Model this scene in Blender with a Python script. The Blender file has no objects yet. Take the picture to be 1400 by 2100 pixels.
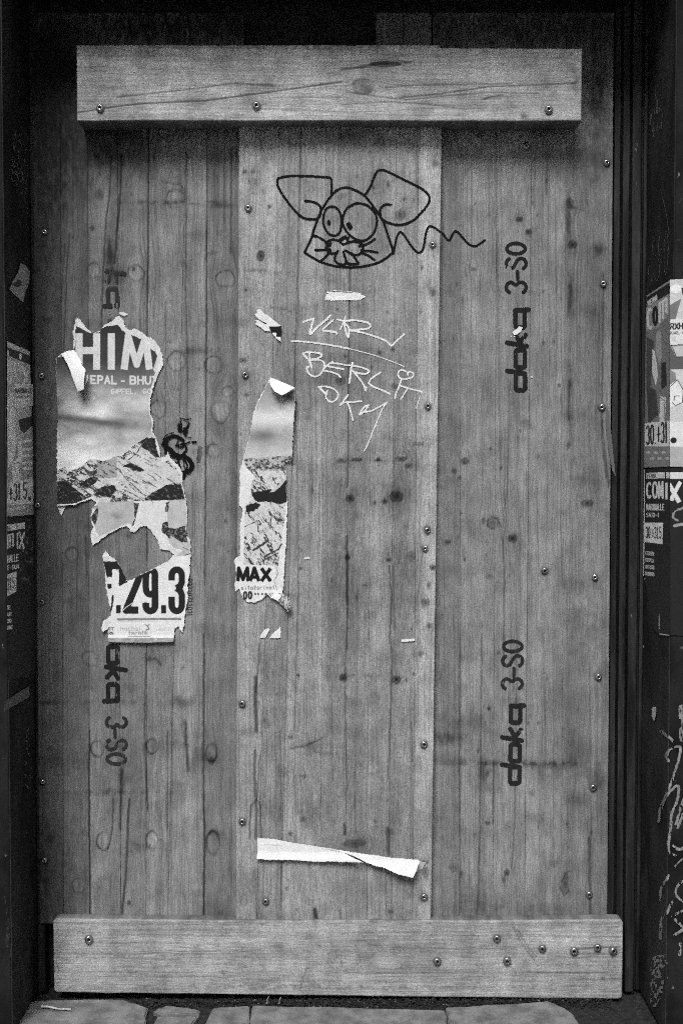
import bpy, math, random
import numpy as np
R = math.radians
rng = np.random.default_rng(7)
random.seed(7)
sc = bpy.context.scene
COL = sc.collection

# ------------------------------------------------------------------ camera, sky, sun, exposure
FPX, PITCH, DIST = 2500.0, R(2.3), 3.0
SP, CP = math.sin(PITCH), math.cos(PITCH)
CAMZ = 1.3235
cam_d = bpy.data.cameras.new('camera')
cam = bpy.data.objects.new('camera', cam_d)
COL.objects.link(cam)
cam.location = (0, -DIST, CAMZ)
cam.rotation_euler = (R(90) - PITCH, 0, 0)
cam_d.sensor_fit = 'VERTICAL'
cam_d.sensor_height = 36
cam_d.lens = 36 * FPX / 2100
cam_d.clip_start = 0.05
cam_d.clip_end = 400
sc.camera = cam

world = bpy.data.worlds.new('World')
sc.world = world
world.use_nodes = True
wn, wl = world.node_tree.nodes, world.node_tree.links
wn.clear()
SUN_EL, SUN_AZ = 51, -13          # elevation; degrees to the left of the camera's back
sky = wn.new('ShaderNodeTexSky')
sky.sky_type = 'NISHITA'
sky.sun_disc = False
sky.sun_elevation = R(SUN_EL)
sky.sun_rotation = R(180 - SUN_AZ)
sky.dust_density = .4
sky.air_density = .45
bw = wn.new('ShaderNodeRGBToBW')    # the photograph is black and white: neutral daylight
bg = wn.new('ShaderNodeBackground')
bg.inputs['Strength'].default_value = 0.05
out = wn.new('ShaderNodeOutputWorld')
wl.new(sky.outputs[0], bw.inputs[0]); wl.new(bw.outputs[0], bg.inputs[0]); wl.new(bg.outputs[0], out.inputs[0])

sun_d = bpy.data.lights.new('sun', 'SUN')
sun_d.energy = 1.5
sun_d.angle = R(24)
sun = bpy.data.objects.new('sun', sun_d)
COL.objects.link(sun)
# light travels towards +y (into the doorway), downwards and to the right
from mathutils import Vector
ld = Vector((math.sin(R(-SUN_AZ)) * math.cos(R(SUN_EL)), math.cos(R(SUN_AZ)) * math.cos(R(SUN_EL)), -math.sin(R(SUN_EL))))
sun.rotation_euler = ld.to_track_quat('-Z', 'Y').to_euler()

sc.view_settings.view_transform = 'Standard'
sc.view_settings.look = 'None'
sc.view_settings.gamma = 1
sc.view_settings.exposure = 1.55
sc.view_settings.use_curve_mapping = False
sc.render.engine = 'CYCLES'
sc.cycles.use_denoising = False          # grainy black and white picture
sc.cycles.use_adaptive_sampling = False
if hasattr(sc.cycles, 'use_sample_subset'):
    sc.cycles.use_sample_subset = True
    sc.cycles.sample_subset_length = 8
sc.cycles.max_bounces = 5
sc.cycles.pixel_filter_type = 'BLACKMAN_HARRIS'
sc.cycles.filter_width = 1.1

# ------------------------------------------------------------------ geometry of the place from its picture
def ray(px, py):
    a = (np.asarray(px, float) - 700) / FPX
    b = (1050 - np.asarray(py, float)) / FPX
    return a, CP + b * SP, -SP + b * CP          # x, y, z
def on_y(px, py, y):                             # where the sight line meets the upright plane at depth y
    dx, dy, dz = ray(px, py)
    t = (y + DIST) / dy
    return dx * t, y + 0 * t, CAMZ + dz * t
def on_x(px, py, X):                             # ... a reveal (plane at constant x)
    dx, dy, dz = ray(px, py)
    t = X / dx
    return X + 0 * t, -DIST + dy * t, CAMZ + dz * t
def on_z(px, py, z=0):
    dx, dy, dz = ray(px, py)
    t = (z - CAMZ) / dz
    return dx * t, -DIST + dy * t, z + 0 * t

def h2(i, j, s):
    v = np.sin(i * 127.1 + j * 311.7 + s * 74.7) * 43758.5453
    return v - np.floor(v)
def vn(x, y, s=0):
    ix, iy = np.floor(x), np.floor(y)
    fx, fy = x - ix, y - iy
    fx = fx * fx * (3 - 2 * fx); fy = fy * fy * (3 - 2 * fy)
    a = h2(ix, iy, s) * (1 - fx) + h2(ix + 1, iy, s) * fx
    b = h2(ix, iy + 1, s) * (1 - fx) + h2(ix + 1, iy + 1, s) * fx
    return a * (1 - fy) + b * fy
def fbm(x, y, s=0, o=4):
    r, a, t = 0, 1, 0
    for k in range(o):
        r = r + a * vn(x * 2 ** k, y * 2 ** k, s + k * 3.1); t += a; a *= .55
    return r / t
def sstep(a, b, x):
    t = np.clip((x - a) / (b - a), 0, 1)
    return t * t * (3 - 2 * t)

def seg_dist(X, Y, pts, butt=False):
    best = np.full(X.shape, 1e9)
    n = len(pts) - 1
    for k in range(n):
        (x0, y0), (x1, y1) = pts[k], pts[k + 1]
        dx, dy = x1 - x0, y1 - y0
        L = dx * dx + dy * dy + 1e-9
        t = ((X - x0) * dx + (Y - y0) * dy) / L
        tc = np.clip(t, 0, 1)
        d = np.hypot(X - x0 - tc * dx, Y - y0 - tc * dy)
        if butt:
            if k == 0: d = np.where(t < 0, 1e9, d)
            if k == n - 1: d = np.where(t > 1, 1e9, d)
        best = np.minimum(best, d)
    return best
def inside(X, Y, pts):
    c = np.zeros(X.shape, bool)
    n = len(pts)
    for k in range(n):
        (x0, y0), (x1, y1) = pts[k], pts[(k + 1) % n]
        if y0 == y1: continue
        m = ((y0 > Y) != (y1 > Y)) & (X < (x1 - x0) * (Y - y0) / (y1 - y0) + x0)
        c ^= m
    return c
def smooth(pts, n=8, closed=False):              # Catmull-Rom
    P = [np.array(p, float) for p in pts]
    if closed: P = [P[-1]] + P + [P[0], P[1]]
    else: P = [2 * P[0] - P[1]] + P + [2 * P[-1] - P[-2]]
    o = []
    for k in range(1, len(P) - 2):
        for i in range(n):
            t = i / n
            o.append(tuple(.5 * ((2 * P[k]) + (-P[k - 1] + P[k + 1]) * t + (2 * P[k - 1] - 5 * P[k] + 4 * P[k + 1] - P[k + 2]) * t * t + (-P[k - 1] + 3 * P[k] - 3 * P[k + 1] + P[k + 2]) * t ** 3)))
    o.append(tuple(P[-2]))
    return o

# ------------------------------------------------------------------ objects
def link(o, parent=None):
    COL.objects.link(o)
    if parent is not None:
        o.parent = parent
        o.matrix_parent_inverse = parent.matrix_world.inverted()
    return o
def mesh_np(name, V, F, mat, parent=None, smooth_sh=True, attrs=None):
    V = np.ascontiguousarray(V, np.float32)
    me = bpy.data.meshes.new(name)
    me.vertices.add(len(V)); me.vertices.foreach_set('co', V.ravel())
    F = np.ascontiguousarray(F, np.int32)
    me.loops.add(F.size); me.loops.foreach_set('vertex_index', F.ravel())
    me.polygons.add(len(F)); me.polygons.foreach_set('loop_start', np.arange(0, F.size, F.shape[1], dtype=np.int32))
    me.update(calc_edges=True)
    me.polygons.foreach_set('use_smooth', np.full(len(F), smooth_sh))
    for k, (ty, a) in (attrs or {}).items():
        at = me.attributes.new(k, ty, 'POINT')
        at.data.foreach_set('vector' if ty == 'FLOAT_VECTOR' else 'value', np.ascontiguousarray(a, np.float32).ravel())
    me.materials.append(mat)
    return link(bpy.data.objects.new(name, me), parent)
def boxes(name, bs, mat, parent=None, bev=0.0):
    import bmesh
    bm = bmesh.new()
    for (x0, x1, y0, y1, z0, z1) in bs:
        r = bmesh.ops.create_cube(bm, size=1)
        for v in r['verts']:
            v.co = Vector(((x0 + x1) / 2 + v.co.x * (x1 - x0), (y0 + y1) / 2 + v.co.y * (y1 - y0), (z0 + z1) / 2 + v.co.z * (z1 - z0)))
    if bev: bmesh.ops.bevel(bm, geom=bm.edges[:], offset=bev, segments=2, affect='EDGES', profile=.6)
    me = bpy.data.meshes.new(name); bm.to_mesh(me); bm.free()
    me.materials.append(mat)
    return link(bpy.data.objects.new(name, me), parent)
def root(name, label, cat, loc=(0, 0, 0), group=None):
    o = bpy.data.objects.new(name, None); COL.objects.link(o)
    o.location = loc; o.empty_display_size = .05
    tag(o, label, cat, group)
    bpy.context.view_layer.update()
    return o
def tag(o, label=None, cat=None, group=None, kind=None):
    if label: o['label'] = label
    if cat: o['category'] = cat
    if group: o['group'] = group
    if kind: o['kind'] = kind
    return o

# ------------------------------------------------------------------ materials
def mat(name):
    m = bpy.data.materials.new(name); m.use_nodes = True
    nt = m.node_tree
    return m, nt.nodes, nt.links, nt.nodes['Principled BSDF']
def mth(n, l, op, a, b=None, c=None):
    k = n.new('ShaderNodeMath'); k.operation = op
    for i, v in enumerate((a, b, c)):
        if v is None: continue
        if isinstance(v, (int, float)): k.inputs[i].default_value = v
        else: l.new(v, k.inputs[i])
    return k.outputs[0]
def noise(n, l, vec, sc3, detail=3, rough=.55):
    mp = n.new('ShaderNodeMapping'); mp.inputs['Scale'].default_value = sc3
    l.new(vec, mp.inputs['Vector'])
    k = n.new('ShaderNodeTexNoise'); k.inputs['Scale'].default_value = 1
    k.inputs['Detail'].default_value = detail; k.inputs['Roughness'].default_value = rough
    l.new(mp.outputs[0], k.inputs['Vector'])
    return k.outputs['Fac']
def mrange(n, l, v, a, b, c, d):
    k = n.new('ShaderNodeMapRange'); k.interpolation_type = 'SMOOTHSTEP'
    l.new(v, k.inputs[0])
    for i, q in enumerate((a, b, c, d)): k.inputs[i + 1].default_value = q
    return k.outputs[0]

def wood_mat(name, grain=1.0):
    m, n, l, p = mat(name)
    at = n.new('ShaderNodeAttribute'); at.attribute_name = 'grain_vec'
    tn = n.new('ShaderNodeAttribute'); tn.attribute_name = 'tone'
    ring = noise(n, l, at.outputs['Vector'], (190, 7, 1.6), 3)
    late01 = mrange(n, l, ring, .36, .50, 1, 0)
    patch = mrange(n, l, noise(n, l, at.outputs['Vector'], (14, 5, 2.2), 2), .36, .62, .05, .32 * grain)
    late = mth(n, l, 'SUBTRACT', 1.03, mth(n, l, 'MULTIPLY', late01, patch))
    band = noise(n, l, at.outputs['Vector'], (60, 5, .9), 3)
    bandf = mrange(n, l, band, .3, .7, 1 - .11 * grain, 1 + .10 * grain)
    fine = noise(n, l, at.outputs['Vector'], (620, 9, 22), 3, .7)
    finef = mrange(n, l, fine, .28, .66, 1 - .34 * grain, 1.16)
    tc = n.new('ShaderNodeTexCoord')
    spk = noise(n, l, tc.outputs['Object'], (430, 430, 430), 2, .8)
    spkf = mrange(n, l, spk, .25, .75, .62, 1.38)
    dirt = noise(n, l, tc.outputs['Object'], (17, 17, 11), 6, .68)
    dirtf = mrange(n, l, dirt, .32, .62, .76, 1.1)
    v = tn.outputs['Fac']
    for f in (late, bandf, finef, spkf, dirtf): v = mth(n, l, 'MULTIPLY', v, f)
    l.new(v, p.inputs['Base Color'])
    p.inputs['Roughness'].default_value = .78
    p.inputs['Specular IOR Level'].default_value = .25
    hsum = mth(n, l, 'ADD', mth(n, l, 'MULTIPLY', ring, 1.2), fine)
    b = n.new('ShaderNodeBump'); b.inputs['Strength'].default_value = .55; b.inputs['Distance'].default_value = .0012
    l.new(hsum, b.inputs['Height']); l.new(b.outputs[0], p.inputs['Normal'])
    return m
def print_mat(name, attr='tone', rough=.6, speck=.12, spec=.3, thin=False):
    m, n, l, p = mat(name)
    tn = n.new('ShaderNodeAttribute'); tn.attribute_name = attr
    tc = n.new('ShaderNodeTexCoord')
    s1 = noise(n, l, tc.outputs['Object'], (520, 520, 520), 2, .8)
    s2 = noise(n, l, tc.outputs['Object'], (55, 55, 55), 4, .6)
    v = mth(n, l, 'MULTIPLY', tn.outputs['Fac'], mrange(n, l, s1, .25, .75, 1 - speck, 1 + speck))
    v = mth(n, l, 'MULTIPLY', v, mrange(n, l, s2, .3, .7, .93, 1.04))
    l.new(v, p.inputs['Base Color'])
    p.inputs['Roughness'].default_value = rough
    p.inputs['Specular IOR Level'].default_value = spec
    b = n.new('ShaderNodeBump'); b.inputs['Strength'].default_value = .3; b.inputs['Distance'].default_value = .001
    l.new(s2, b.inputs['Height']); l.new(b.outputs[0], p.inputs['Normal'])
    return m
def rough_mat(name, base, lo, hi, s=(30, 30, 30), s_f=(300, 300, 300), rough=.8, bump=.4, spec=.3, bd=.003, fl=None):
    m, n, l, p = mat(name)
    tc = n.new('ShaderNodeTexCoord')
    a = noise(n, l, tc.outputs['Object'], s, 6, .65)
    f = noise(n, l, tc.outputs['Object'], s_f, 3, .75)
    v = mth(n, l, 'MULTIPLY', mrange(n, l, a, .3, .7, lo, hi), mrange(n, l, f, .25, .75, .65, 1.35))
    v = mth(n, l, 'MULTIPLY', v, base)
    if fl:                                     # chipped flecks
        c = noise(n, l, tc.outputs['Object'], fl[0], 5, .7)
        v = mth(n, l, 'ADD', v, mrange(n, l, c, fl[1], fl[1] + .03, 0, fl[2]))
    l.new(v, p.inputs['Base Color'])
    p.inputs['Roughness'].default_value = rough
    p.inputs['Specular IOR Level'].default_value = spec
    b = n.new('ShaderNodeBump'); b.inputs['Strength'].default_value = bump; b.inputs['Distance'].default_value = bd
    h = mth(n, l, 'ADD', a, mth(n, l, 'MULTIPLY', f, .35))
    l.new(h, b.inputs['Height']); l.new(b.outputs[0], p.inputs['Normal'])
    return m
M_WOOD = wood_mat('weathered_spruce')
M_BEAM = wood_mat('rough_beam_wood', 1.0)
M_PAPER = print_mat('printed_paper', speck=.10, spec=.06, rough=.8)
M_INK = print_mat('marker_ink', rough=.7, speck=.3, spec=.06)
M_WALL = rough_mat('dark_painted_wall', .022, .45, 1.7, s=(9, 9, 5), rough=.7, spec=.12, fl=((38, 38, 22), .70, .07))
M_FRONT = rough_mat('dirty_wall_front', .011, .5, 1.6, s=(14, 14, 8), rough=.8, spec=.12, fl=((60, 60, 40), .66, .14))
M_FRAME = rough_mat('dark_frame_wood', .014, .3, 2.2, s=(40, 40, 3), s_f=(300, 300, 40), rough=.6, spec=.2, fl=((90, 90, 16), .69, .1))
M_BLACK = rough_mat('void_black', .014, .6, 1.4, rough=.9)  # near-black colour stands for the darkness of the void
M_DKBOARD = rough_mat('dark_board_wood', .05, .7, 1.3, s=(60, 60, 4), rough=.8)
M_STONE = rough_mat('worn_paving_stone', .16, .55, 1.3, s=(18, 18, 18), s_f=(420, 420, 420), rough=.85, bump=.6)
M_ASPHALT = rough_mat('asphalt', .05, .6, 1.4, rough=.9)
M_JOINT = rough_mat('damp_joint_soil', .016, .4, 1.8, s=(70, 70, 70), rough=.95, bump=.9, bd=.006)
M_GRIT = rough_mat('litter_grit', .07, .3, 2.4, s=(45, 45, 45), rough=.9)
M_TWIG = rough_mat('dry_twig', .34, .8, 1.2, rough=.8)
ms, n_, l_, p_ = mat('zinc_screw')
p_.inputs['Metallic'].default_value = .9; p_.inputs['Roughness'].default_value = .26; p_.inputs['Base Color'].default_value = (.34, .34, .34, 1)
M_SCREW = ms
ms, n_, l_, p_ = mat('screw_socket')
p_.inputs['Base Color'].default_value = (.012, .012, .012, 1); p_.inputs['Roughness'].default_value = .8
M_SOCKET = ms

# ------------------------------------------------------------------ wood surfaces
def wood_tone(PX, PY, base, seed, marks, vertical=True):
    """albedo of bare wood and its grain coordinate: knots, stains, painted shade and cracks at their places"""
    A, B = (PX, PY) if vertical else (PY, PX)           # across, along the grain
    disp = 7 * (fbm(A / 60, B / 420, seed, 3) - .5) + 2.5 * (fbm(A / 20, B / 130, seed + 2, 2) - .5)
    tone = base * (1 + .30 * (fbm(A / 30, B / 420, seed + 5, 4) - .5)) * (1 + .45 * (fbm(PX / 85, PY / 110, 9, 4) - .5)) * (1 + .25 * (fbm(PX / 26, PY / 34, 51, 3) - .5)) * (1 - .22 * sstep(.60, .80, fbm(PX / 45, PY / 30, 19, 4)))
    dark = np.ones(PX.shape); lift = np.zeros(PX.shape)
    for mk in marks:
        k = mk[0]
        if k in ('plug', 'knot', 'stain_shade', 'light', 'flame'):
            cx, cy, rx, ry = mk[1:5]
            amt = mk[5] if len(mk) > 5 else .5
            if k == 'knot': amt = min(.92, amt * 1.25)
            if k == 'plug': amt = min(.95, amt * 1.3)
            if k in ('stain_shade', 'light'): amt = min(.85, amt * 1.35)
            q = 4 if k in ('stain_shade', 'light') else 5
            sel = (np.abs(PX - cx) < rx * q) & (np.abs(PY - cy) < ry * q + (60 if k == 'knot' and vertical else 0))
            if not sel.any(): continue
            x, y = PX[sel] - cx, PY[sel] - cy
            wob = 1 + .45 * (fbm(PX[sel] / (rx * .9 + 2), PY[sel] / (ry * .9 + 2), cx, 3) - .5)
            r = np.hypot(x / rx, y / ry) * wob
            if k == 'plug':                            # plugged knot: thin dark ring round a paler disc
                ring = np.exp(-((r - 1) * rx / 1.9) ** 2) * (.72 + .28 * np.sin(np.arctan2(y, x) * 1 + cx))
                ins = (r < 1)
                rr = .10 * np.sin(r * 9 + cx) * ins
                dark[sel] *= (1 - amt * ring) * (1 + (.16 + .5 * rr + .3 * (fbm(PX[sel] / 4, PY[sel] / 4, cx, 3) - .5)) * ins * (1 if amt < .9 else .5))
            elif k == 'knot':
                core = 1 - sstep(.75, 1.02, r)
                halo = np.exp(-(r / 1.6) ** 2) * (.4 + 1.2 * fbm(PX[sel] / 3, PY[sel] / 9, cx, 3))
                rings = .5 + .5 * np.sin(r * 7 + 1)
                dark[sel] *= 1 - amt * core * (.55 + .45 * rings) - .22 * amt * halo
            elif k == 'stain_shade':
                g = np.exp(-r ** 2 * 1.1)
                tex = fbm(PX[sel] / 5, PY[sel] / (14 if vertical else 5), cy, 4)
                if rx > 5 * ry: g = g * sstep(.38, .60, fbm(PX[sel] / 11, PY[sel] / 7, cx, 3))
                dark[sel] *= 1 - amt * np.clip(g * (.25 + 1.5 * tex) - .12 * (1 - tex), 0, 1)
            elif k == 'light':
                dark[sel] *= 1 + amt * np.exp(-r ** 2)
            if k in ('plug', 'knot', 'flame'):
                xa, ya = (x, y) if vertical else (y, x)
                ra, rb = (rx, ry) if vertical else (ry, rx)
                disp[sel] += -xa * .75 * np.exp(-(xa / (ra * 1.7)) ** 2 - (ya / (rb * 2.8)) ** 2)
        elif k == 'crack':
            pts, w, amt = mk[1:4]
            xs = [p[0] for p in pts]; ys = [p[1] for p in pts]
            sel = (PX > min(xs) - 8) & (PX < max(xs) + 8) & (PY > min(ys) - 8) & (PY < max(ys) + 8)
            if not sel.any(): continue
            X, Y = PX[sel], PY[sel]
            d = seg_dist(X + 2.0 * (vn(X / 9, Y / 9, 3) - .5), Y, pts)
            s = 1 - sstep(w * .35, w * 1.25 + .8, d)
            dark[sel] *= 1 - amt * s
            lift[sel] = np.maximum(lift[sel], s * amt * .0016)
    pit = vn(PX / 3.2, PY / (6.5 if vertical else 3), seed + 40)
    dark *= 1 - .5 * sstep(.93, .985, pit) * (fbm(PX / 60, PY / 60, seed + 3, 2) > .45)
    return tone * np.clip(dark, .04, 1.6), (A + disp) * .0012, B * .0012, lift

def plank(name, parent, xl, xr, yt, yb, yplane, thick, base, seed, marks, vertical=True, m=None, step=(1.8, 3.6), edge=.0012, round_c=0, off=0):
    """one board or lamella: xl, xr, yt, yb may bend; front face as a fine sheet with its sides folded back"""
    f = lambda v: v if callable(v) else (lambda t, v=v: v + 0 * t)
    xl, xr, yt, yb = f(xl), f(xr), f(yt), f(yb)
    ym0, ym1 = float(yt(np.array(500.))), float(yb(np.array(500.)))
    W = float(xr(np.array(ym0)) - xl(np.array(ym0))); H = ym1 - ym0
    nc, nr = max(4, int(W / step[0])), max(4, int(H / step[1]))
    u = np.concatenate([[0, .9 / W], np.linspace(2.4 / W, 1 - 2.4 / W, nc), [1 - .9 / W, 1]])
    v = np.concatenate([[0, .9 / H], np.linspace(2.4 / H, 1 - 2.4 / H, nr), [1 - .9 / H, 1]])
    U, V = np.meshgrid(u, v)
    PY0 = ym0 + (ym1 - ym0) * V
    PX = xl(PY0) + (xr(PY0) - xl(PY0)) * U
    PY = yt(PX) + (yb(PX) - yt(PX)) * V
    if round_c:
        for cx, sx in ((0, 1), (1, -1)):
            d = (U - cx) * sx * W
            k = np.clip(1 - d / round_c, 0, 1)
            sh = round_c * (1 - np.sqrt(1 - k * k))
            PY = PY + sh * np.where(V < .5, 1, -1) * np.abs(V - .5) * 2
    tone, ga, gb, lift = wood_tone(PX, PY, base, seed, marks, vertical)
    X, Y, Z = on_y(PX, PY, yplane)
    Y = Y + lift + .0006 * (fbm(PX / 40, PY / 160, seed, 2) - .5)
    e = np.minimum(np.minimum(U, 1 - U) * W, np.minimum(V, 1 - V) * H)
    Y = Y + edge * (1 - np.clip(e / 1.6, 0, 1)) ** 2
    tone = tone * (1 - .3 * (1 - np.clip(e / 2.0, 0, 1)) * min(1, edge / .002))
    n2, n1 = U.shape
    idx = np.arange(n1 * n2).reshape(n2, n1)
    F = np.stack([idx[1:, :-1], idx[1:, 1:], idx[:-1, 1:], idx[:-1, :-1]], -1).reshape(-1, 4)
    loop = np.concatenate([idx[0, :], idx[1:, -1], idx[-1, -2::-1], idx[-2:0:-1, 0]])
    P3 = np.stack([X, Y, Z], -1).reshape(-1, 3)
    a = P3[loop]; b = a.copy(); b[:, 1] = yplane + thick
    base_i = len(P3); L = len(loop)
    i = np.arange(L); j = (i + 1) % L
    S = np.stack([base_i + i, base_i + j, base_i + L + j, base_i + L + i], -1)
    back = None
    Vv = np.concatenate([P3, a, b])
    G = np.stack([ga, ga * 0 + seed * 1.7, gb], -1).reshape(-1, 3)
    T = tone.ravel()
    o = mesh_np(name, Vv, np.concatenate([F, S]), m or M_WOOD, parent,
                attrs={'tone': ('FLOAT', np.concatenate([T, T[loop] * .8, T[loop] * .6])),
                       'grain_vec': ('FLOAT_VECTOR', np.concatenate([G, G[loop], G[loop]]))})
    return o

# ------------------------------------------------------------------ flat print: a raster of tones cut to its torn outline
class Canvas:
    def __init__(s, x0, y0, x1, y1, sx=1.0, sy=1.0):
        s.X, s.Y = np.meshgrid(np.arange(x0, x1 + .001, sx), np.arange(y0, y1 + .001, sy))
        s.g = np.full(s.X.shape, .7); s.m = np.zeros(s.X.shape, bool)
    def win(s, xs, ys, pad):
        return (s.X > min(xs) - pad) & (s.X < max(xs) + pad) & (s.Y > min(ys) - pad) & (s.Y < max(ys) + pad)
    def poly(s, pts, val, jit=0, f=7, soft=None):
        sel = s.win([p[0] for p in pts], [p[1] for p in pts], jit + 2)
        X, Y = s.X[sel], s.Y[sel]
        if jit:
            X, Y = X + jit * 2 * (fbm(X / f, Y / f, 11, 3) - .5), Y + jit * 2 * (fbm(X / f, Y / f, 29, 3) - .5)
        m = inside(X, Y, pts)
        w = np.zeros(s.X.shape, bool); w[sel] = m
        if val == 'in': s.m |= w
        elif val == 'out': s.m &= ~w
        elif callable(val): s.g = np.where(w, val(s.X, s.Y), s.g)
        else: s.g = np.where(w, val, s.g)
        return w
    def line(s, pts, wd, val, butt=False, jit=0, aa=.6):
        if s.win([p[0] for p in pts], [p[1] for p in pts], wd + 3).sum() == 0: return
        sel = s.win([p[0] for p in pts], [p[1] for p in pts], wd + 3)
        X, Y = s.X[sel], s.Y[sel]
        d = seg_dist(X, Y, pts, butt)
        w = wd / 2 + (jit * 2 * (fbm(X / 5, Y / 5, 5, 2) - .5) if jit else 0)
        if val == 'in': s.m[sel] |= d < w; return
        if val == 'out': s.m[sel] &= ~(d < w); return
        a = np.clip((w - d) / aa + .5, 0, 1)
        s.g[sel] = s.g[sel] * (1 - a) + val * a
    def mesh(s, name, material, parent, fn, gain=1.0):
        m = s.m
        fm = m[:-1, :-1] & m[1:, :-1] & m[:-1, 1:] & m[1:, 1:]
        idx = np.arange(m.size).reshape(m.shape)
        F = np.stack([idx[1:, :-1][fm], idx[1:, 1:][fm], idx[:-1, 1:][fm], idx[:-1, :-1][fm]], -1)
        used, inv = np.unique(F, return_inverse=True)
        X, Y = s.X.ravel()[used], s.Y.ravel()[used]
        P = np.stack(fn(X, Y), -1)
        return mesh_np(name, P, inv.reshape(-1, 4), material, parent, attrs={'tone': ('FLOAT', np.clip(s.g.ravel()[used] * gain, .006, .82))})

def arc(cx, cy, rx, ry, a0, a1, n=12):
    return [(cx + rx * math.cos(R(a0 + (a1 - a0) * i / n)), cy + ry * math.sin(R(a0 + (a1 - a0) * i / n))) for i in range(n + 1)]
# stroke letters on a unit box, y up
FONT = {
 'A': [[(0, 0), (.5, 1), (1, 0)], [(.18, .32), (.82, .32)]],
 'B': [[(0, 0), (0, 1), (.6, 1)] + arc(.6, .76, .35, .24, 90, -90, 6) + [(0, .52)], [(.6, .52)] + arc(.6, .26, .4, .26, 90, -90, 6) + [(0, 0)]],
 'C': [arc(.5, .5, .5, .5, 50, 310, 14)], 'D': [[(0, 0), (0, 1), (.45, 1)] + arc(.45, .5, .55, .5, 90, -90, 10) + [(0, 0)]],
 'E': [[(1, 1), (0, 1), (0, 0), (1, 0)], [(0, .5), (.8, .5)]], 'F': [[(1, 1), (0, 1), (0, 0)], [(0, .5), (.8, .5)]],
 'G': [arc(.5, .5, .5, .5, 50, 350, 14) + [(.55, .42)]], 'H': [[(0, 0), (0, 1)], [(1, 0), (1, 1)], [(0, .5), (1, .5)]],
 'I': [[(.5, 0), (.5, 1)]], 'K': [[(0, 0), (0, 1)], [(1, 1), (0, .42)], [(.3, .6), (1, 0)]],
 'L': [[(0, 1), (0, 0), (.9, 0)]], 'M': [[(0, 0), (.08, 1), (.5, .15), (.92, 1), (1, 0)]], 'N': [[(0, 0), (0, 1), (1, 0), (1, 1)]],
 'O': [arc(.5, .5, .5, .5, 0, 360, 20)], 'P': [[(0, 0), (0, 1), (.6, 1)] + arc(.6, .74, .4, .26, 90, -90, 6) + [(0, .48)]],
 'R': [[(0, 0), (0, 1), (.6, 1)] + arc(.6, .74, .4, .26, 90, -90, 6) + [(0, .48)], [(.45, .48), (1, 0)]],
 'S': [arc(.5, .75, .46, .25, 20, 270, 9) + arc(.5, .25, .48, .25, 90, -160, 9)], 'T': [[(0, 1), (1, 1)], [(.5, 1), (.5, 0)]],
 'U': [[(0, 1), (0, .4)] + arc(.5, .4, .5, .4, 180, 360, 8) + [(1, 1)]], 'V': [[(0, 1), (.5, 0), (1, 1)]], 'X': [[(0, 0), (1, 1)], [(0, 1), (1, 0)]],
 'Z': [[(0, 1), (1, 1), (0, 0), (1, 0)]],
 '0': [arc(.5, .5, .48, .5, 0, 360, 20)], '1': [[(.2, .8), (.6, 1), (.6, 0)]], '2': [arc(.5, .72, .45, .28, 160, -35, 9) + [(.05, 0), (1, 0)]],
 '3': [arc(.45, .75, .45, .25, 150, -80, 8) + arc(.45, .26, .5, .26, 80, -150, 8)], '5': [[(.95, 1), (.15, 1), (.1, .55)] + arc(.48, .32, .48, .3, 130, -150, 9)],
 '7': [[(0, 1), (1, 1), (.4, 0)]], '9': [arc(.5, .68, .45, .32, 0, 360, 14), [(.95, .7), (.95, .3)] + arc(.5, .26, .45, .26, 0, -150, 7)],
 '.': [[(.4, .02), (.6, .02)]], ',': [[(.5, .06), (.35, -.15)]], '+': [[(0, .45), (1, .45)], [(.5, .8), (.5, .1)]], '-': [[(.1, .45), (.9, .45)]], ' ': [],
 'a': [arc(.5, .33, .45, .33, 0, 360, 12), [(.95, .66), (.95, 0)]], 't': [[(.5, 1), (.5, 0)], [(.1, .7), (.9, .7)]], 'i': [[(.5, 0), (.5, .66)], [(.5, .88), (.5, .92)]],
 's': [arc(.5, .5, .38, .17, 20, 270, 6) + arc(.5, .17, .4, .17, 90, -160, 6)], 'r': [[(.1, 0), (.1, .66)], [(.1, .45), (.8, .66)]], 'n': [[(.05, 0), (.05, .66)], [(.05, .5), (.5, .68), (.95, .5), (.95, 0)]],
 'o': [arc(.5, .33, .45, .33, 0, 360, 12)], 'c': [arc(.5, .33, .45, .33, 50, 310, 8)], 'h': [[(.05, 0), (.05, 1)], [(.05, .5), (.5, .68), (.95, .5), (.95, 0)]], 'l': [[(.5, 0), (.5, 1)]],
 'u': [[(.05, .66), (.05, .2), (.5, 0), (.95, .2), (.95, .66)]], 'k': [[(.05, 0), (.05, 1)], [(.9, .66), (.1, .3)], [(.35, .4), (.95, 0)]], 'm': [[(.02, 0), (.02, .7)], [(.02, .6), (.28, .7), (.5, .55), (.5, 0)], [(.5, .6), (.76, .7), (.98, .55), (.98, 0)]],
 'e': [[(.05, .35), (.95, .35)] + arc(.5, .33, .45, .33, 5, 310, 10)],
}
def text(cv, s, fn, adv, wd, val, w=.72, butt=False, narrow='I1il.,'):
    """letters laid along fn(u, v): u runs on by adv per letter, v is 0..1 of the height"""
    u = 0
    for ch in s:
        k = .45 if ch in narrow else 1
        for st in FONT.get(ch, []):
            cv.line([fn((u + x * w * (k if ch in narrow else 1)) * adv, y) for x, y in st], wd, val, butt)
        u += (.55 if ch in narrow else 1)

def line_fn(x0, y0, x1, y1, h0, h1=None):       # a baseline from (x0,y0) to (x1,y1), letter height h
    L = math.hypot(x1 - x0, y1 - y0); h1 = h1 or h0
    return lambda u, v: (x0 + (x1 - x0) * u / L, y0 + (y1 - y0) * u / L - v * (h0 + (h1 - h0) * u / L))

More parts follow.
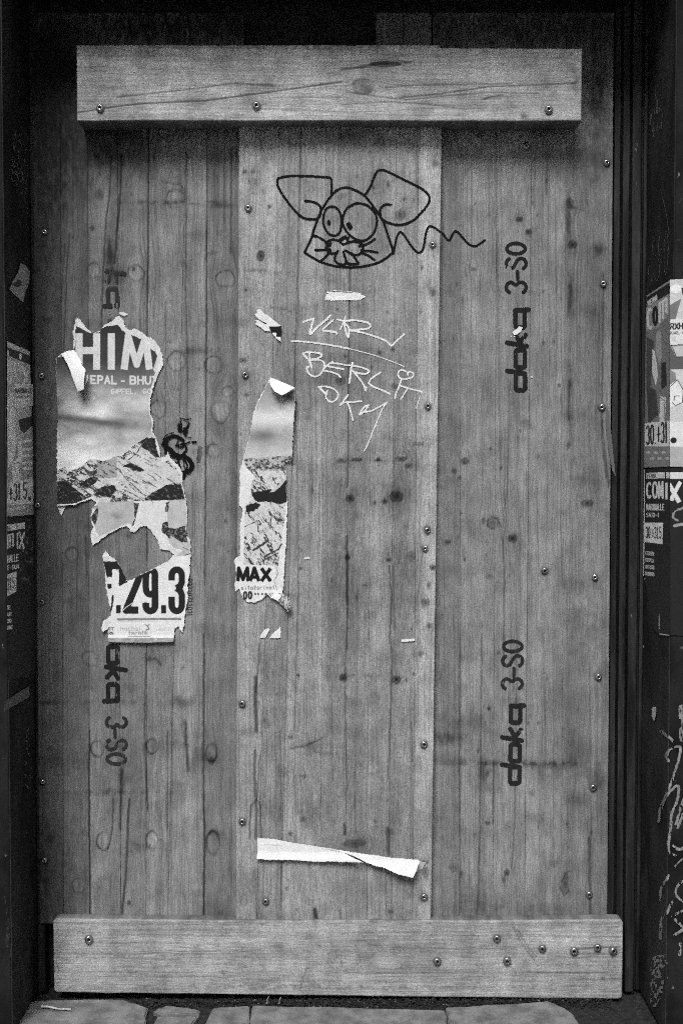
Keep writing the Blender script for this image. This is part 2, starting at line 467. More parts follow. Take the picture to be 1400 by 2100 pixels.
# ------------------------------------------------------------------ the setting: ground, walls, lintel, door frame
Y_CEN, Y_BEAM, Y_FOOT, Y_FRONT = -.027, -.078, -.036, -.23
XL = float(on_y(66, 960, 0)[0]); XR = float(on_y(1324, 960, 0)[0])
ZT = float(on_y(700, -95, Y_FRONT)[2])            # underside of the lintel

ground = boxes('ground', [(-30, 30, -40, 6, -.30, -.012)], M_JOINT); tag(ground, kind='structure')
def slab(pts, z=0, th=.03, jit=.003, seed=0):
    import bmesh
    bm = bmesh.new()
    top = []
    n = len(pts)
    for k in range(n):
        (ax, ay), (bx, by) = pts[k], pts[(k + 1) % n]
        m = 5
        for i in range(m):
            t = i / m
            top.append((ax + (bx - ax) * t + random.uniform(-jit, jit), ay + (by - ay) * t + random.uniform(-jit, jit)))
    vs = [bm.verts.new((x, y, z + random.uniform(-.0006, .0006))) for x, y in top]
    f = bm.faces.new(vs)
    if f.normal.z < 0: f.normal_flip()
    r = bmesh.ops.extrude_face_region(bm, geom=[f])
    for e in r['geom']:
        if isinstance(e, bmesh.types.BMVert): e.co.z -= th
    bmesh.ops.recalc_face_normals(bm, faces=bm.faces[:])
    bmesh.ops.bevel(bm, geom=[e for e in bm.edges if e.verts[0].co.z > z - th / 2 and e.verts[1].co.z > z - th / 2], offset=.003, segments=2, affect='EDGES')
    me = bpy.data.meshes.new('paving_stone'); bm.to_mesh(me); bm.free()
    me.materials.append(M_STONE)
    return link(bpy.data.objects.new('paving_stone', me), ground)
def gp(px, py): 
    a = on_z(px, py, 0); return float(a[0]), float(a[1])
front_row = [[(40, 2064), (75, 2052), (250, 2048), (303, 2066), (297, 2112), (20, 2112)],
             [(340, 2062), (412, 2070), (405, 2078), (330, 2078), (318, 2072)],
             [(322, 2084), (404, 2084), (392, 2112), (308, 2112)],
             [(436, 2067), (513, 2062), (510, 2112), (414, 2112)],
             [(516.5, 2062), (912, 2070), (917, 2112), (513.5, 2112)],
             [(916, 2066), (1120, 2052), (1150, 2062), (1178, 2080), (1192, 2112), (921, 2112)]]
for q in front_row: slab([gp(*p) for p in q])
yr = gp(700, 2115)[1] - .004
for row in range(9):                              # more of the pavement towards the street
    x = -3.2 + random.uniform(0, .3); d = .34
    while x < 3.2:
        w = random.uniform(.35, .6)
        slab([(x, yr), (x + w - .008, yr), (x + w - .008, yr - d + .008), (x, yr - d + .008)])
        x += w
    yr -= d
street = boxes('pavement', [(-30, 30, -40, yr - .01, -.2, -.002)], M_ASPHALT); tag(street, kind='structure')

lw = root('wall', 'dark painted wall pier at the left edge with comic fair posters on its reveal', 'wall', (XL - .5, 0, 0))
boxes('reveal', [(XL - .0025, XL, Y_FRONT + .003, .39, .001, ZT - .001)], M_WALL, lw)
boxes('front_face', [(XL - 3, XL - .0025, Y_FRONT, .4, 0, ZT)], M_FRONT, lw, .003)
rw = root('wall', 'dark painted wall pier at the right edge with pale scribbles near the ground', 'wall', (XR + .5, 0, 0))
boxes('reveal', [(XR, XR + .0025, Y_FRONT + .003, .39, .001, ZT - .001)], M_WALL, rw)
boxes('front_face', [(XR + .0025, XR + 3, Y_FRONT, .4, 0, ZT)], M_FRONT, rw, .003)
li = boxes('lintel', [(XL - 3, XR + 3, Y_FRONT - .006, .4, ZT + .001, ZT + 1.6)], M_WALL)
tag(li, 'dark lintel over the boarded doorway just above the picture', 'lintel')
back = boxes('void_backing', [(XL + .001, XR - .001, .05, .07, 0, ZT - .002)], M_BLACK)  # black sheet in place of the unlit void above the beam
tag(back, 'black sheet standing for the dark void above the upper timber beam', 'board')

fr = root('door_frame', 'dark moulded door frame right of the boards', 'door frame', (XR - .04, .02, 0))
def fx(px, y): return float(on_y(px, 960, y)[0])
zb = .0
for (a, b, y0, y1) in ((1253, 1266, .016, .05), (1266, 1271, .03, .05), (1271, 1285, .008, .05), (1285, 1290, .024, .05), (1290, 1309, .002, .05), (1309, 1313, .022, .05)):
    boxes('moulding', [(fx(a, y0), fx(b, y0) - .0006, y0, y1 - .001, zb, ZT - .002)], M_FRAME, fr, .0025)
boxes('stile', [(fx(1313, .012), XR - .001, .012, .049, zb, ZT - .002)], M_FRAME, fr, .003)
boxes('stile', [(XL + .001, XL + .02, .006, .049, zb, ZT - .002)], M_FRAME, fr, .003)

# ------------------------------------------------------------------ traced marks and painted shade on the wood
SCR_TB = [(206, 222), (526, 217), (1124, 225)]
SCR_BB = [(183, 1926), (896, 1971), (1018, 1924), (1039, 1970), (1111, 1945), (1176, 1950), (1224, 1943), (1256, 1950)]
SCR_pc = [(509, 427), (886, 502), (503, 769), (877, 833), (871, 1125), (497, 1443), (869, 1526), (497, 1684), (545, 1848), (869, 1839), (876, 1087)]
SCR_pr = [(1243, 334), (1236, 582), (1233, 835), (1116, 1170), (1219, 1184), (1226, 1388), (1215, 1615), (1207, 1834), (1078, 300)]
SCR_pl = [(92, 476), (86, 771), (78, 1036), (87, 1235), (88, 1603), (92, 1764)]
LEFT_MARKS = [('plug', x, y, r, r * q, a) for x, y, r, q, a in (
    (362, 408, 19, 1, .6), (192, 555, 13, 1.1, .5), (279, 560, 17, .95, .6), (462, 572, 20, .85, .75), (330, 322, 14, .8, .4), (88, 545, 12, 1, .3),
    (362, 742, 18, 1.05, .6), (438, 748, 18, 1, .7), (325, 838, 16, 1.05, .55), (452, 845, 18, 1.2, .5), (438, 925, 13, 1.1, .6), (468, 803, 12, .9, .5),
    (148, 1138, 13, 1.1, .6), (186, 1350, 17, .8, .45), (200, 1535, 13, 1.3, .7), (313, 1531, 12, 1.2, .8), (434, 1545, 11, 1.7, .8),
    (213, 1725, 15, 1.2, .7), (312, 1724, 12, 1.5, .6), (437, 1728, 13, 1.9, .8), (162, 1815, 12, 1.2, .45), (95, 800, 13, 1, .35), (95, 830, 12, 1, .35), (97, 930, 10, 1, .3))]
LEFT_MARKS += [('knot', 205, 400, 10, 12, .5), ('knot', 275, 552, 4, 5, .7), ('knot', 190, 468, 6, 5, .5), ('knot', 434, 1560, 7, 9, .6), ('knot', 265, 1852, 6, 5, .5), ('knot', 263, 1098, 9, 7, .35),
    ('knot', 104, 1720, 8, 10, .4), ('knot', 103, 1535, 8, 6, .4), ('knot', 362, 918, 6, 6, .3), ('knot', 308, 1352, 10, 6, .5), ('knot', 375, 1370, 3, 3, .5), ('knot', 98, 656, 10, 8, .4)]
LEFT_MARKS += [('stain_shade', 380, 415, 110, 5, .55), ('stain_shade', 455, 422, 30, 6, .5), ('stain_shade', 270, 415, 40, 5, .4), ('stain_shade', 225, 520, 12, 60, .65), ('stain_shade', 238, 570, 24, 30, .5),
    ('stain_shade', 400, 720, 45, 9, .4), ('stain_shade', 360, 700, 30, 4, .3), ('stain_shade', 200, 1625, 130, 5, .45), ('stain_shade', 110, 1560, 50, 22, .35), ('stain_shade', 260, 1440, 120, 6, .3), ('stain_shade', 370, 1440, 40, 12, .25),
    ('stain_shade', 100, 1440, 25, 5, .5), ('stain_shade', 450, 1870, 26, 26, .4), ('stain_shade', 130, 1800, 60, 90, .25), ('stain_shade', 480, 900, 10, 400, .2), ('stain_shade', 450, 330, 40, 40, .25), ('stain_shade', 430, 520, 40, 6, .35),
    ('stain_shade', 130, 1200, 60, 5, .3), ('stain_shade', 110, 320, 72, 190, .63), ('stain_shade', 100, 110, 120, 120, .62), ('stain_shade', 100, 130, 110, 110, .62), ('stain_shade', 380, 50, 200, 60, .62), ('stain_shade', 480, 40, 60, 50, .5), ('stain_shade', 350, 50, 260, 60, .62), ('stain_shade', 110, 210, 60, 80, .5), ('stain_shade', 250, 300, 90, 80, .45), ('stain_shade', 180, 300, 120, 60, .45), ('stain_shade', 90, 520, 30, 200, .35), ('stain_shade', 250, 1590, 10, 60, .45), ('stain_shade', 90, 1800, 30, 160, .5),  # patches in the top-left corner and above the beam paint in soffit shade
    ('light', 395, 1000, 60, 300, .16), ('light', 340, 1720, 110, 160, .16), ('light', 290, 630, 90, 60, .12), ('light', 452, 845, 14, 18, .3), ('stain_shade', 170, 850, 40, 700, .12),
    ('stain_shade', 330, 1890, 110, 10, .35), ('stain_shade', 340, 275, 150, 20, .4)]
LEFT_MARKS += [('crack', [(228, 320), (226, 390), (218, 450), (213, 540), (210, 620), (208, 680)], 1.6, .7), ('crack', [(250, 320), (247, 400), (240, 470), (236, 540)], 2.2, .75),
    ('crack', [(143, 480), (137, 560), (132, 700), (128, 820)], 1.4, .6), ('crack', [(133, 500), (126, 620)], 1.2, .5), ('crack', [(305, 260), (305, 500), (301, 640), (300, 900), (302, 1150)], 1.4, .65),
    ('crack', [(383, 300), (381, 600), (385, 730), (384, 900)], 1.4, .6), ('crack', [(340, 620), (339, 900)], 1, .5), ('crack', [(300, 1340), (297, 1480), (300, 1600), (303, 1660)], 1.8, .6), ('crack', [(418, 1300), (417, 1600), (420, 1720), (418, 1890)], 1.8, .8),
    ('crack', [(184, 1500), (182, 1600), (184, 1720), (186, 1880)], 1.8, .7), ('crack', [(265, 1640), (262, 1720), (258, 1800), (250, 1880)], 2.6, .7), ('crack', [(250, 1580), (248, 1660), (247, 1700)], 2.5, .6),
    ('crack', [(232, 1640), (231, 1700), (222, 1740)], 1.6, .6), ('crack', [(380, 1480), (382, 1530), (386, 1580)], 3, .75), ('crack', [(475, 300), (473, 520)], 1.4, .6), ('crack', [(460, 300), (459, 500)], 1, .45),
    ('crack', [(424, 470), (424, 640), (422, 900), (420, 1200)], 1.2, .6), ('crack', [(176, 1100), (178, 1180)], 1.6, .6), ('crack', [(344, 1500), (344, 1700)], 1, .5), ('crack', [(140, 1850), (150, 1750)], 1, .3),
    ('crack', [(330, 372), (372, 380), (380, 395)], 1.6, .5), ('crack', [(168, 820), (160, 1050), (158, 1250)], 1, .4), ('crack', [(318, 1350), (330, 1363)], 3, .6), ('crack', [(100, 1300), (104, 1500)], 1, .4)]
CEN_MARKS = [('knot', x, y, rx, ry, a) for x, y, rx, ry, a in (
    (535, 525, 9, 13, .75), (820, 440, 13, 12, .55), (892, 336, 8, 9, .5), (887, 600, 8, 8, .55), (698, 781, 13, 11, .5), (652, 735, 12, 8, .4), (808, 792, 8, 7, .5), (812, 1018, 15, 13, .75),
    (718, 1022, 10, 9, .75), (788, 1028, 7, 5, .7), (731, 943, 12, 4, .75), (700, 945, 12, 5, .55), (775, 944, 9, 4, .8), (822, 940, 14, 6, .6), (838, 955, 10, 7, .5), (876, 1085, 7, 7, .6), (887, 1163, 7, 7, .7),
    (712, 1143, 6, 5, .7), (797, 1148, 6, 5, .7), (842, 1140, 11, 11, .4), (872, 1235, 10, 10, .5), (704, 1391, 9, 9, .7), (812, 1393, 10, 10, .7), (880, 1283, 6, 6, .5), (602, 685, 3, 3, .5), (504, 595, 4, 4, .6),
    (503, 352, 5, 4, .7), (519, 352, 5, 4, .5), (511, 372, 3, 3, .5), (553, 423, 5, 4, .6), (557, 305, 3, 3, .5), (498, 740, 9, 7, .6), (765, 385, 3, 4, .6), (733, 362, 3, 3, .4), (796, 380, 4, 5, .6), (828, 408, 3, 4, .6),
    (700, 402, 10, 7, .3), (527, 1440, 4, 5, .4), (612, 1385, 4, 4, .7), (595, 1512, 6, 5, .5), (620, 1592, 8, 5, .4), (622, 1680, 6, 6, .5), (727, 1730, 26, 9, .5), (800, 1705, 8, 8, .35), (595, 1710, 5, 4, .6), (508, 770, 3, 8, .3),
    (505, 810, 7, 3, .5), (617, 1165, 5, 4, .5), (858, 910, 12, 4, .5), (680, 1190, 4, 5, .4), (748, 1200, 6, 3, .45), (730, 1225, 4, 9, .45), (800, 1870, 6, 5, .5), (588, 1822, 5, 3, .5), (880, 570, 6, 30, .25),
    (862, 1340, 8, 6, .4), (862, 640, 5, 6, .4), (795, 640, 4, 4, .4), (692, 634, 4, 3, .6), (805, 717, 5, 4, .55), (779, 723, 4, 3, .7), (707, 731, 3, 3, .7), (528, 300, 5, 4, .2), (868, 1768, 12, 5, .5), (872, 1790, 7, 14, .5))]
CEN_MARKS += [('stain_shade', 720, 1010, 60, 40, .22), ('stain_shade', 810, 1010, 45, 40, .3), ('stain_shade', 760, 760, 110, 80, .16), ('stain_shade', 700, 1200, 40, 180, .26), ('stain_shade', 820, 1200, 26, 160, .24), ('stain_shade', 690, 1640, 70, 110, .22),
    ('stain_shade', 640, 1560, 18, 200, .15), ('stain_shade', 790, 1650, 40, 120, .18), ('stain_shade', 560, 1380, 18, 130, .12), ('stain_shade', 640, 780, 30, 12, .25), ('stain_shade', 600, 270, 130, 10, .25), ('stain_shade', 700, 278, 60, 12, .4), ('stain_shade', 780, 290, 10, 14, .4),
    ('stain_shade', 600, 1045, 25, 4, .35), ('stain_shade', 525, 555, 40, 4, .4), ('stain_shade', 590, 560, 60, 5, .25), ('stain_shade', 760, 1500, 22, 100, .14), ('stain_shade', 720, 1770, 40, 50, .2), ('stain_shade', 830, 1820, 40, 60, .18), ('stain_shade', 575, 1880, 80, 16, .2),
    ('stain_shade', 625, 1800, 30, 80, .15), ('stain_shade', 500, 1830, 20, 70, .15), ('stain_shade', 740, 1388, 70, 8, .3), ('stain_shade', 660, 1545, 40, 5, .3), ('stain_shade', 700, 830, 60, 6, .1), ('stain_shade', 860, 960, 20, 12, .15), ('stain_shade', 590, 1220, 30, 4, .4),
    ('light', 880, 700, 22, 700, .16), ('light', 655, 1200, 9, 420, .26), ('light', 752, 1480, 8, 200, .26), ('light', 750, 1100, 80, 40, .12), ('light', 595, 430, 60, 180, .1), ('light', 870, 1560, 20, 260, .2), ('light', 540, 500, 40, 250, .08),
    ('light', 650, 1080, 50, 30, .14), ('light', 505, 1300, 10, 400, .1), ('light', 728, 1790, 60, 14, .14), ('light', 590, 1750, 40, 60, .1), ('light', 800, 590, 60, 260, .08)]
CEN_MARKS += [('crack', [(617, 270), (616, 400), (612, 520), (610, 650), (606, 720), (605, 800), (610, 1000), (612, 1200), (606, 1400), (604, 1500)], 1.6, .5), ('crack', [(532, 1320), (530, 1360), (525, 1420)], 2, .5), ('crack', [(525, 1390), (524, 1440), (526, 1500)], 4.2, .75),
    ('crack', [(523, 1540), (522, 1600), (525, 1640), (526, 1690), (524, 1720)], 3.2, .6), ('crack', [(526, 1640), (514, 1655), (512, 1720)], 1.6, .6), ('crack', [(526, 1640), (534, 1650), (536, 1730)], 1.6, .6), ('crack', [(533, 1550), (530, 1600), (527, 1636)], 1.4, .5),
    ('crack', [(711, 1100), (712, 1180), (712, 1240)], 3, .7), ('crack', [(713, 1240), (711, 1330)], 1.4, .6), ('crack', [(718, 540), (716, 640), (714, 900), (712, 1000)], 1.4, .55), ('crack', [(797, 1160), (803, 1220), (798, 1320)], 1.6, .6), ('crack', [(806, 1160), (808, 1290)], 1.2, .5),
    ('crack', [(645, 1866), (647, 1880), (651, 1892)], 5, .85), ('crack', [(697, 1868), (699, 1888)], 2.4, .5), ('crack', [(595, 1535), (625, 1530), (660, 1515)], 1.8, .6), ('crack', [(795, 1700), (796, 1750)], 5, .6), ('crack', [(706, 1690), (708, 1712)], 3, .7),
    ('crack', [(790, 1760), (792, 1880)], 1.4, .5), ('crack', [(524, 1790), (530, 1880)], 8, .3), ('crack', [(575, 1500), (578, 1880)], 1.2, .4), ('crack', [(708, 1310), (708, 1500), (712, 1620)], 1.6, .5), ('crack', [(804, 1330), (800, 1480), (795, 1600)], 1.6, .45), ('crack', [(843, 1480), (845, 1560)], 1.4, .5),
    ('crack', [(570, 280), (605, 300)], 2.5, .5), ('crack', [(555, 632), (578, 633), (595, 638)], 1.6, .5), ('crack', [(655, 990), (655, 1120)], 1.2, .5), ('crack', [(680, 1400), (682, 1600)], 1.0, .4), ('crack', [(810, 895), (808, 1000)], 1, .4)]
RIGHT_MARKS = [('knot', x, y, rx, ry, a) for x, y, rx, ry, a in (
    (1065, 450, 8, 7, .75), (1083, 476, 7, 7, .75), (1173, 502, 10, 10, .75), (1050, 1104, 10, 10, .75), (1010, 1072, 14, 15, .4), (1203, 1032, 14, 9, .6), (952, 946, 10, 7, .6), (930, 966, 6, 7, .6), (1146, 790, 5, 5, .6), (970, 552, 9, 5, .45),
    (1167, 415, 9, 9, .6), (1173, 425, 11, 5, .5), (1038, 1790, 7, 8, .6), (928, 1780, 8, 9, .4), (917, 1112, 7, 6, .6), (1004, 920, 3, 3, .6), (1066, 884, 3, 3, .6), (1166, 912, 5, 9, .5), (1120, 370, 4, 6, .5), (942, 980, 5, 4, .5), (1083, 302, 8, 6, .4),
    (1000, 1688, 6, 5, .6), (1002, 1452, 5, 4, .6), (1090, 1628, 6, 8, .35), (1003, 1182, 9, 8, .35), (945, 1068, 5, 4, .3), (1035, 1500, 5, 6, .2), (990, 1068, 5, 8, .5), (1022, 1338, 4, 4, .5))]
RIGHT_MARKS += [('stain_shade', 1100, 50, 260, 70, .62), ('stain_shade', 1225, 180, 26, 130, .62), ('stain_shade', 900, 60, 60, 60, .5), ('stain_shade', 1228, 512, 16, 16, .5), ('stain_shade', 1165, 450, 7, 70, .55), ('stain_shade', 1168, 610, 8, 70, .6), ('stain_shade', 1166, 800, 8, 110, .4), ('stain_shade', 1205, 640, 30, 16, .25), ('stain_shade', 915, 1512, 34, 16, .55), ('stain_shade', 950, 1480, 60, 22, .3), ('stain_shade', 1060, 1566, 170, 6, .55), ('stain_shade', 1135, 1570, 40, 9, .4), ('stain_shade', 930, 1560, 40, 8, .3),  # patches above and right of the beam: dirt plus painted soffit shade
    ('stain_shade', 1180, 1540, 50, 40, .25), ('stain_shade', 1180, 1640, 26, 18, .35), ('stain_shade', 1225, 1600, 14, 30, .4), ('stain_shade', 1160, 1812, 10, 24, .55), ('stain_shade', 1210, 1740, 10, 70, .3), ('stain_shade', 1030, 1440, 24, 70, .2), ('stain_shade', 1140, 1450, 60, 40, .18), ('stain_shade', 990, 1580, 10, 40, .35), ('stain_shade', 925, 700, 22, 500, .14),
    ('stain_shade', 1218, 700, 30, 260, .16), ('stain_shade', 1200, 330, 70, 50, .35), ('stain_shade', 1060, 275, 180, 16, .35), ('stain_shade', 1190, 1200, 40, 20, .2), ('stain_shade', 950, 1170, 60, 18, .14), ('stain_shade', 1190, 1300, 70, 50, .12), ('stain_shade', 1240, 1560, 20, 300, .2), ('stain_shade', 1120, 1870, 100, 20, .25), ('stain_shade', 980, 1860, 70, 30, .2),  # wide patch below the beam's right end paints in corner shade
    ('light', 1110, 1100, 90, 260, .1), ('light', 1225, 1300, 22, 180, .15), ('light', 1100, 1720, 80, 90, .12), ('light', 960, 1400, 50, 60, .12), ('light', 1220, 1510, 18, 20, .2), ('stain_shade', 1150, 60, 300, 60, .35)]  # widest patch paints soffit shade into the wood above the beam
RIGHT_MARKS += [('crack', [(1237, 560), (1235, 720), (1232, 900), (1242, 980)], 1.4, .55), ('crack', [(1233, 860), (1240, 940), (1248, 1000)], 2, .6), ('crack', [(1120, 340), (1120, 400)], 2, .5), ('crack', [(1032, 1050), (1040, 1000), (1045, 780)], 1.2, .4), ('crack', [(1030, 1100), (1034, 1200), (1032, 1350)], 1.5, .5), ('crack', [(988, 1300), (985, 1560), (984, 1700), (978, 1880)], 1.6, .5),
    ('crack', [(943, 1300), (942, 1600), (944, 1870)], 1.3, .5), ('crack', [(1012, 1560), (1010, 1690)], 1.4, .5), ('crack', [(1168, 780), (1164, 860)], 1.8, .5), ('crack', [(1207, 1720), (1210, 1880)], 3, .55), ('crack', [(1100, 1000), (1104, 1200)], 1, .4), ('crack', [(1150, 1080), (1152, 1200)], 1.2, .4), ('crack', [(1020, 480), (1018, 550), (1022, 600)], 1.2, .4),
    ('crack', [(1007, 1060), (1020, 1064), (1026, 1080)], 1.6, .6), ('crack', [(1000, 1066), (998, 1080), (1012, 1086)], 1.6, .5), ('crack', [(1057, 1600), (1054, 1700), (1048, 1780)], 1.3, .5), ('crack', [(1150, 1810), (1160, 1790), (1170, 1786)], 1.6, .5), ('crack', [(1148, 1820), (1156, 1838), (1166, 1826)], 1.6, .5)]

LEFT_MARKS += [('stain_shade', x, y + 1, 9, 10, .55) for x, y in SCR_pl]
CEN_MARKS += [('stain_shade', x, y + 1, 9, 10, .55) for x, y in SCR_pc]
RIGHT_MARKS += [('stain_shade', x, y + 1, 9, 10, .55) for x, y in SCR_pr]

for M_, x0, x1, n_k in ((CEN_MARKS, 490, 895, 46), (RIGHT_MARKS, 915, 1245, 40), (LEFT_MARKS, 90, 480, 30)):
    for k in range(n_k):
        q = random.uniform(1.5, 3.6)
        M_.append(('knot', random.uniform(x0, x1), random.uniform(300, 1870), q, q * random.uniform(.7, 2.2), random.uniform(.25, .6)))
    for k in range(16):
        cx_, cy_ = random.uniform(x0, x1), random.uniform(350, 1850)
        M_.append((random.choice(['light', 'stain_shade']), cx_, cy_, random.uniform(8, 26), random.uniform(30, 140), random.uniform(.06, .16)))

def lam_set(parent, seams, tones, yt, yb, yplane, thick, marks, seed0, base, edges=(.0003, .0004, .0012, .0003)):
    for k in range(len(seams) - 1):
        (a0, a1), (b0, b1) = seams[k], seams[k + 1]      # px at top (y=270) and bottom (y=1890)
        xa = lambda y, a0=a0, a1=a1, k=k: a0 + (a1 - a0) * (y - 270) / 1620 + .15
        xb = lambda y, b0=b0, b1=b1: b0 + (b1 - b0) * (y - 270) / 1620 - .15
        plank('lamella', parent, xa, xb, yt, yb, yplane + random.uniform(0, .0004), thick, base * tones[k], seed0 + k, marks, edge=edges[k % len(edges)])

pl = root('formwork_panel', 'left wooden board with knot plugs behind the torn mountain poster', 'wood panel', (float(on_y(280, 1900, 0)[0]), 0, .15))
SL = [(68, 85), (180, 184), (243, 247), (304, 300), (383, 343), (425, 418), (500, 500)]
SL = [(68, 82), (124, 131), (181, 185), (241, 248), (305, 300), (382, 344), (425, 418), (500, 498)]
lam_set(pl, SL, [.50, .66, .92, 1.0, 1.14, 1.2, .98], 26, 1894, 0, .024, LEFT_MARKS, 20, .158, (.0006, .0012, .0004, .0016, .0005, .0014, .0008))  # leftmost lamellae toned down: jamb and corner shade painted into the wood
pr = root('formwork_panel', 'right wooden board printed twice up its length, reaching above the upper beam', 'wood panel', (float(on_y(1080, 1900, 0)[0]), 0, .15))
SR = [(885, 868), (945, 941), (1018, 1010), (1090, 1075), (1160, 1149), (1256, 1244)]
def torn_edge(y):                                  # splintered right edge
    return 0
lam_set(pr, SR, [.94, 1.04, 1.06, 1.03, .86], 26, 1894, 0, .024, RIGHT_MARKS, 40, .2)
ph = root('formwork_panel', 'board with painted shade above the right half of the upper beam', 'wood panel', (float(on_y(830, 60, .004)[0]), .004, 2.2))
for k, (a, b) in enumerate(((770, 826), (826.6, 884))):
    plank('lamella', ph, a, b, 26, 250, .003, .02, .09, 60 + k, [])  # base tone lowered to paint soffit shade into this piece
pc = root('formwork_panel', 'central wooden board in front carrying the mouse drawing', 'wood panel', (float(on_y(690, 1890, Y_CEN)[0]), Y_CEN, .15))
SC = [(490, 484), (572, 526), (617, 575), (668, 656), (716, 708), (764, 752), (812, 796), (858, 846), (905, 883)]
lam_set(pc, SC, [1.06, .90, 1.06, .93, .88, 1.02, .94, 1.2], 225, 1891, Y_CEN, .0262, CEN_MARKS, 80, .24, (.0003, .0009, .0003, .0002, .0003))

# splinter lifting from the right board's edge
cv = Canvas(1238, 820, 1266, 990); cv.poly([(1241, 832), (1247, 840), (1252, 880), (1257, 930), (1262, 980), (1254, 965), (1246, 920), (1242, 880)], 'in'); cv.g[:] = .11
tag(cv.mesh('splinter', M_PAPER, pr, lambda x, y: on_y(x, y, -.004 - .00012 * (x - 1240))), None)

# ------------------------------------------------------------------ beams
TB = root('timber_beam', 'heavy weathered beam screwed across the top of the boards', 'beam', (0, Y_BEAM, float(on_y(700, 248, Y_BEAM)[2])))
top_marks = [('knot', 788, 131, 34, 7, .75), ('knot', 745, 178, 26, 20, .35), ('knot', 755, 183, 10, 9, .3), ('stain_shade', 1180, 170, 10, 25, .4), ('stain_shade', 1075, 238, 10, 9, .55), ('stain_shade', 450, 125, 30, 12, .2), ('stain_shade', 310, 110, 60, 12, .2), ('stain_shade', 370, 98, 20, 6, .4), ('stain_shade', 210, 100, 40, 10, .3), ('stain_shade', 700, 98, 400, 7, .35),
    ('stain_shade', 250, 110, 90, 30, .14), ('stain_shade', 520, 165, 90, 12, .18), ('stain_shade', 1000, 200, 30, 5, .3), ('stain_shade', 180, 170, 30, 60, .18), ('stain_shade', 400, 243, 240, 5, .2), ('stain_shade', 1110, 150, 60, 50, .16), ('light', 620, 150, 60, 30, .1), ('light', 1000, 238, 80, 12, .2), ('light', 560, 230, 120, 12, .14), ('light', 760, 226, 160, 14, .12), ('light', 250, 150, 60, 18, .1),
    ('crack', [(160, 231), (200, 225), (235, 219), (300, 212), (420, 207), (560, 188), (700, 168)], 1.5, .7), ('crack', [(240, 200), (400, 182), (480, 171), (560, 176)], 1.3, .55), ('crack', [(820, 201), (900, 193), (1000, 178), (1180, 171)], 1.5, .6), ('crack', [(790, 180), (850, 175), (1050, 172)], 1.2, .5), ('crack', [(700, 143), (740, 138), (780, 130), (840, 128)], 2.6, .6), ('crack', [(820, 108), (830, 118)], 2, .5),
    ('crack', [(720, 190), (760, 196), (830, 205), (900, 198), (1000, 190), (1100, 192)], 1.4, .5), ('crack', [(990, 204), (1010, 198), (1030, 196)], 2.4, .5), ('crack', [(560, 200), (700, 200)], 1, .4), ('crack', [(300, 105), (305, 110), (330, 98)], 1.6, .4), ('crack', [(700, 215), (780, 209), (850, 212), (930, 220)], 1.2, .4), ('crack', [(940, 98), (1040, 98)], 2, .5)]
top_marks += [('stain_shade', x, y + 1, 9, 10, .55) for x, y in SCR_TB]
wob = lambda a, s, amp: (lambda x: a + amp * 2 * (fbm(x / 70, 0 * x, s, 3) - .5))
plank('board', TB, lambda y: 157 + (y - 92) * .008, lambda y: 1193 - (y - 92) * .01, lambda x: 92 + (x - 157) * .007 * (x > 900) + 1.6 * (fbm(x / 60, 0 * x, 4, 3) - .5), lambda x: 248 + 2.6 * (fbm(x / 50, 0 * x, 7, 3) - .5), Y_BEAM, .0775, .30, 5, top_marks, vertical=False, m=M_BEAM, step=(3.2, 1.7), edge=.003)
BB = root('kick_board', 'thick pale plank with rounded corners screwed along the foot of the boards', 'plank', (0, Y_FOOT, .02))
bot_marks = [('stain_shade', 1190, 1960, 40, 16, .1), ('stain_shade', 1040, 1935, 140, 10, .1), ('stain_shade', 320, 1990, 60, 20, .12), ('stain_shade', 700, 1890, 500, 5, .22), ('stain_shade', 250, 1960, 80, 5, .16), ('knot', 570, 1940, 12, 5, .3), ('knot', 335, 1960, 8, 6, .25), ('knot', 458, 1995, 4, 7, .3), ('knot', 700, 1976, 5, 8, .3), ('knot', 520, 2025, 14, 8, .3), ('knot', 1236, 2006, 5, 4, .4), ('knot', 690, 1960, 5, 5, .3), ('knot', 735, 1960, 4, 4, .3),
    ('light', 1130, 1925, 80, 16, .26), ('light', 880, 1920, 200, 20, .08), ('light', 600, 2000, 200, 20, .06), ('stain_shade', 120, 1950, 16, 60, .2), ('stain_shade', 700, 2024, 600, 6, .3), ('stain_shade', 1255, 1990, 30, 40, .2), ('stain_shade', 860, 1990, 200, 8, .12),
    ('crack', [(1052, 1902), (1066, 1930), (1095, 1970)], 1.6, .55), ('crack', [(1060, 1906), (1078, 1936), (1098, 1962)], 1.3, .5), ('crack', [(1175, 1947), (1220, 1944), (1270, 1942)], 1.6, .6), ('crack', [(630, 1985), (622, 2005), (616, 2030)], 1.2, .4), ('crack', [(108, 1895), (300, 1895), (500, 1898)], 1.2, .25), ('crack', [(540, 1942), (580, 1943)], 2.4, .3), ('crack', [(1100, 1995), (1240, 1996)], 1.3, .35)]
bot_marks += [('stain_shade', x, y + 1, 9, 10, .55) for x, y in SCR_BB]
plank('board', BB, lambda y: 109 + (y - 1886) * .012, lambda y: 1277 - (y - 1886) * .012, lambda x: 1886 + (x - 500) * .002 - .00001 * (x - 650) ** 2 + 1.2 * (fbm(x / 60, 0 * x, 14, 3) - .5) + 2, lambda x: 2043 + (x - 700) * .012 + 2.2 * (fbm(x / 45, 0 * x, 17, 3) - .5), Y_FOOT, .0345, .30, 12, bot_marks, vertical=False, m=M_BEAM, step=(3.2, 1.7), edge=.004, round_c=9)

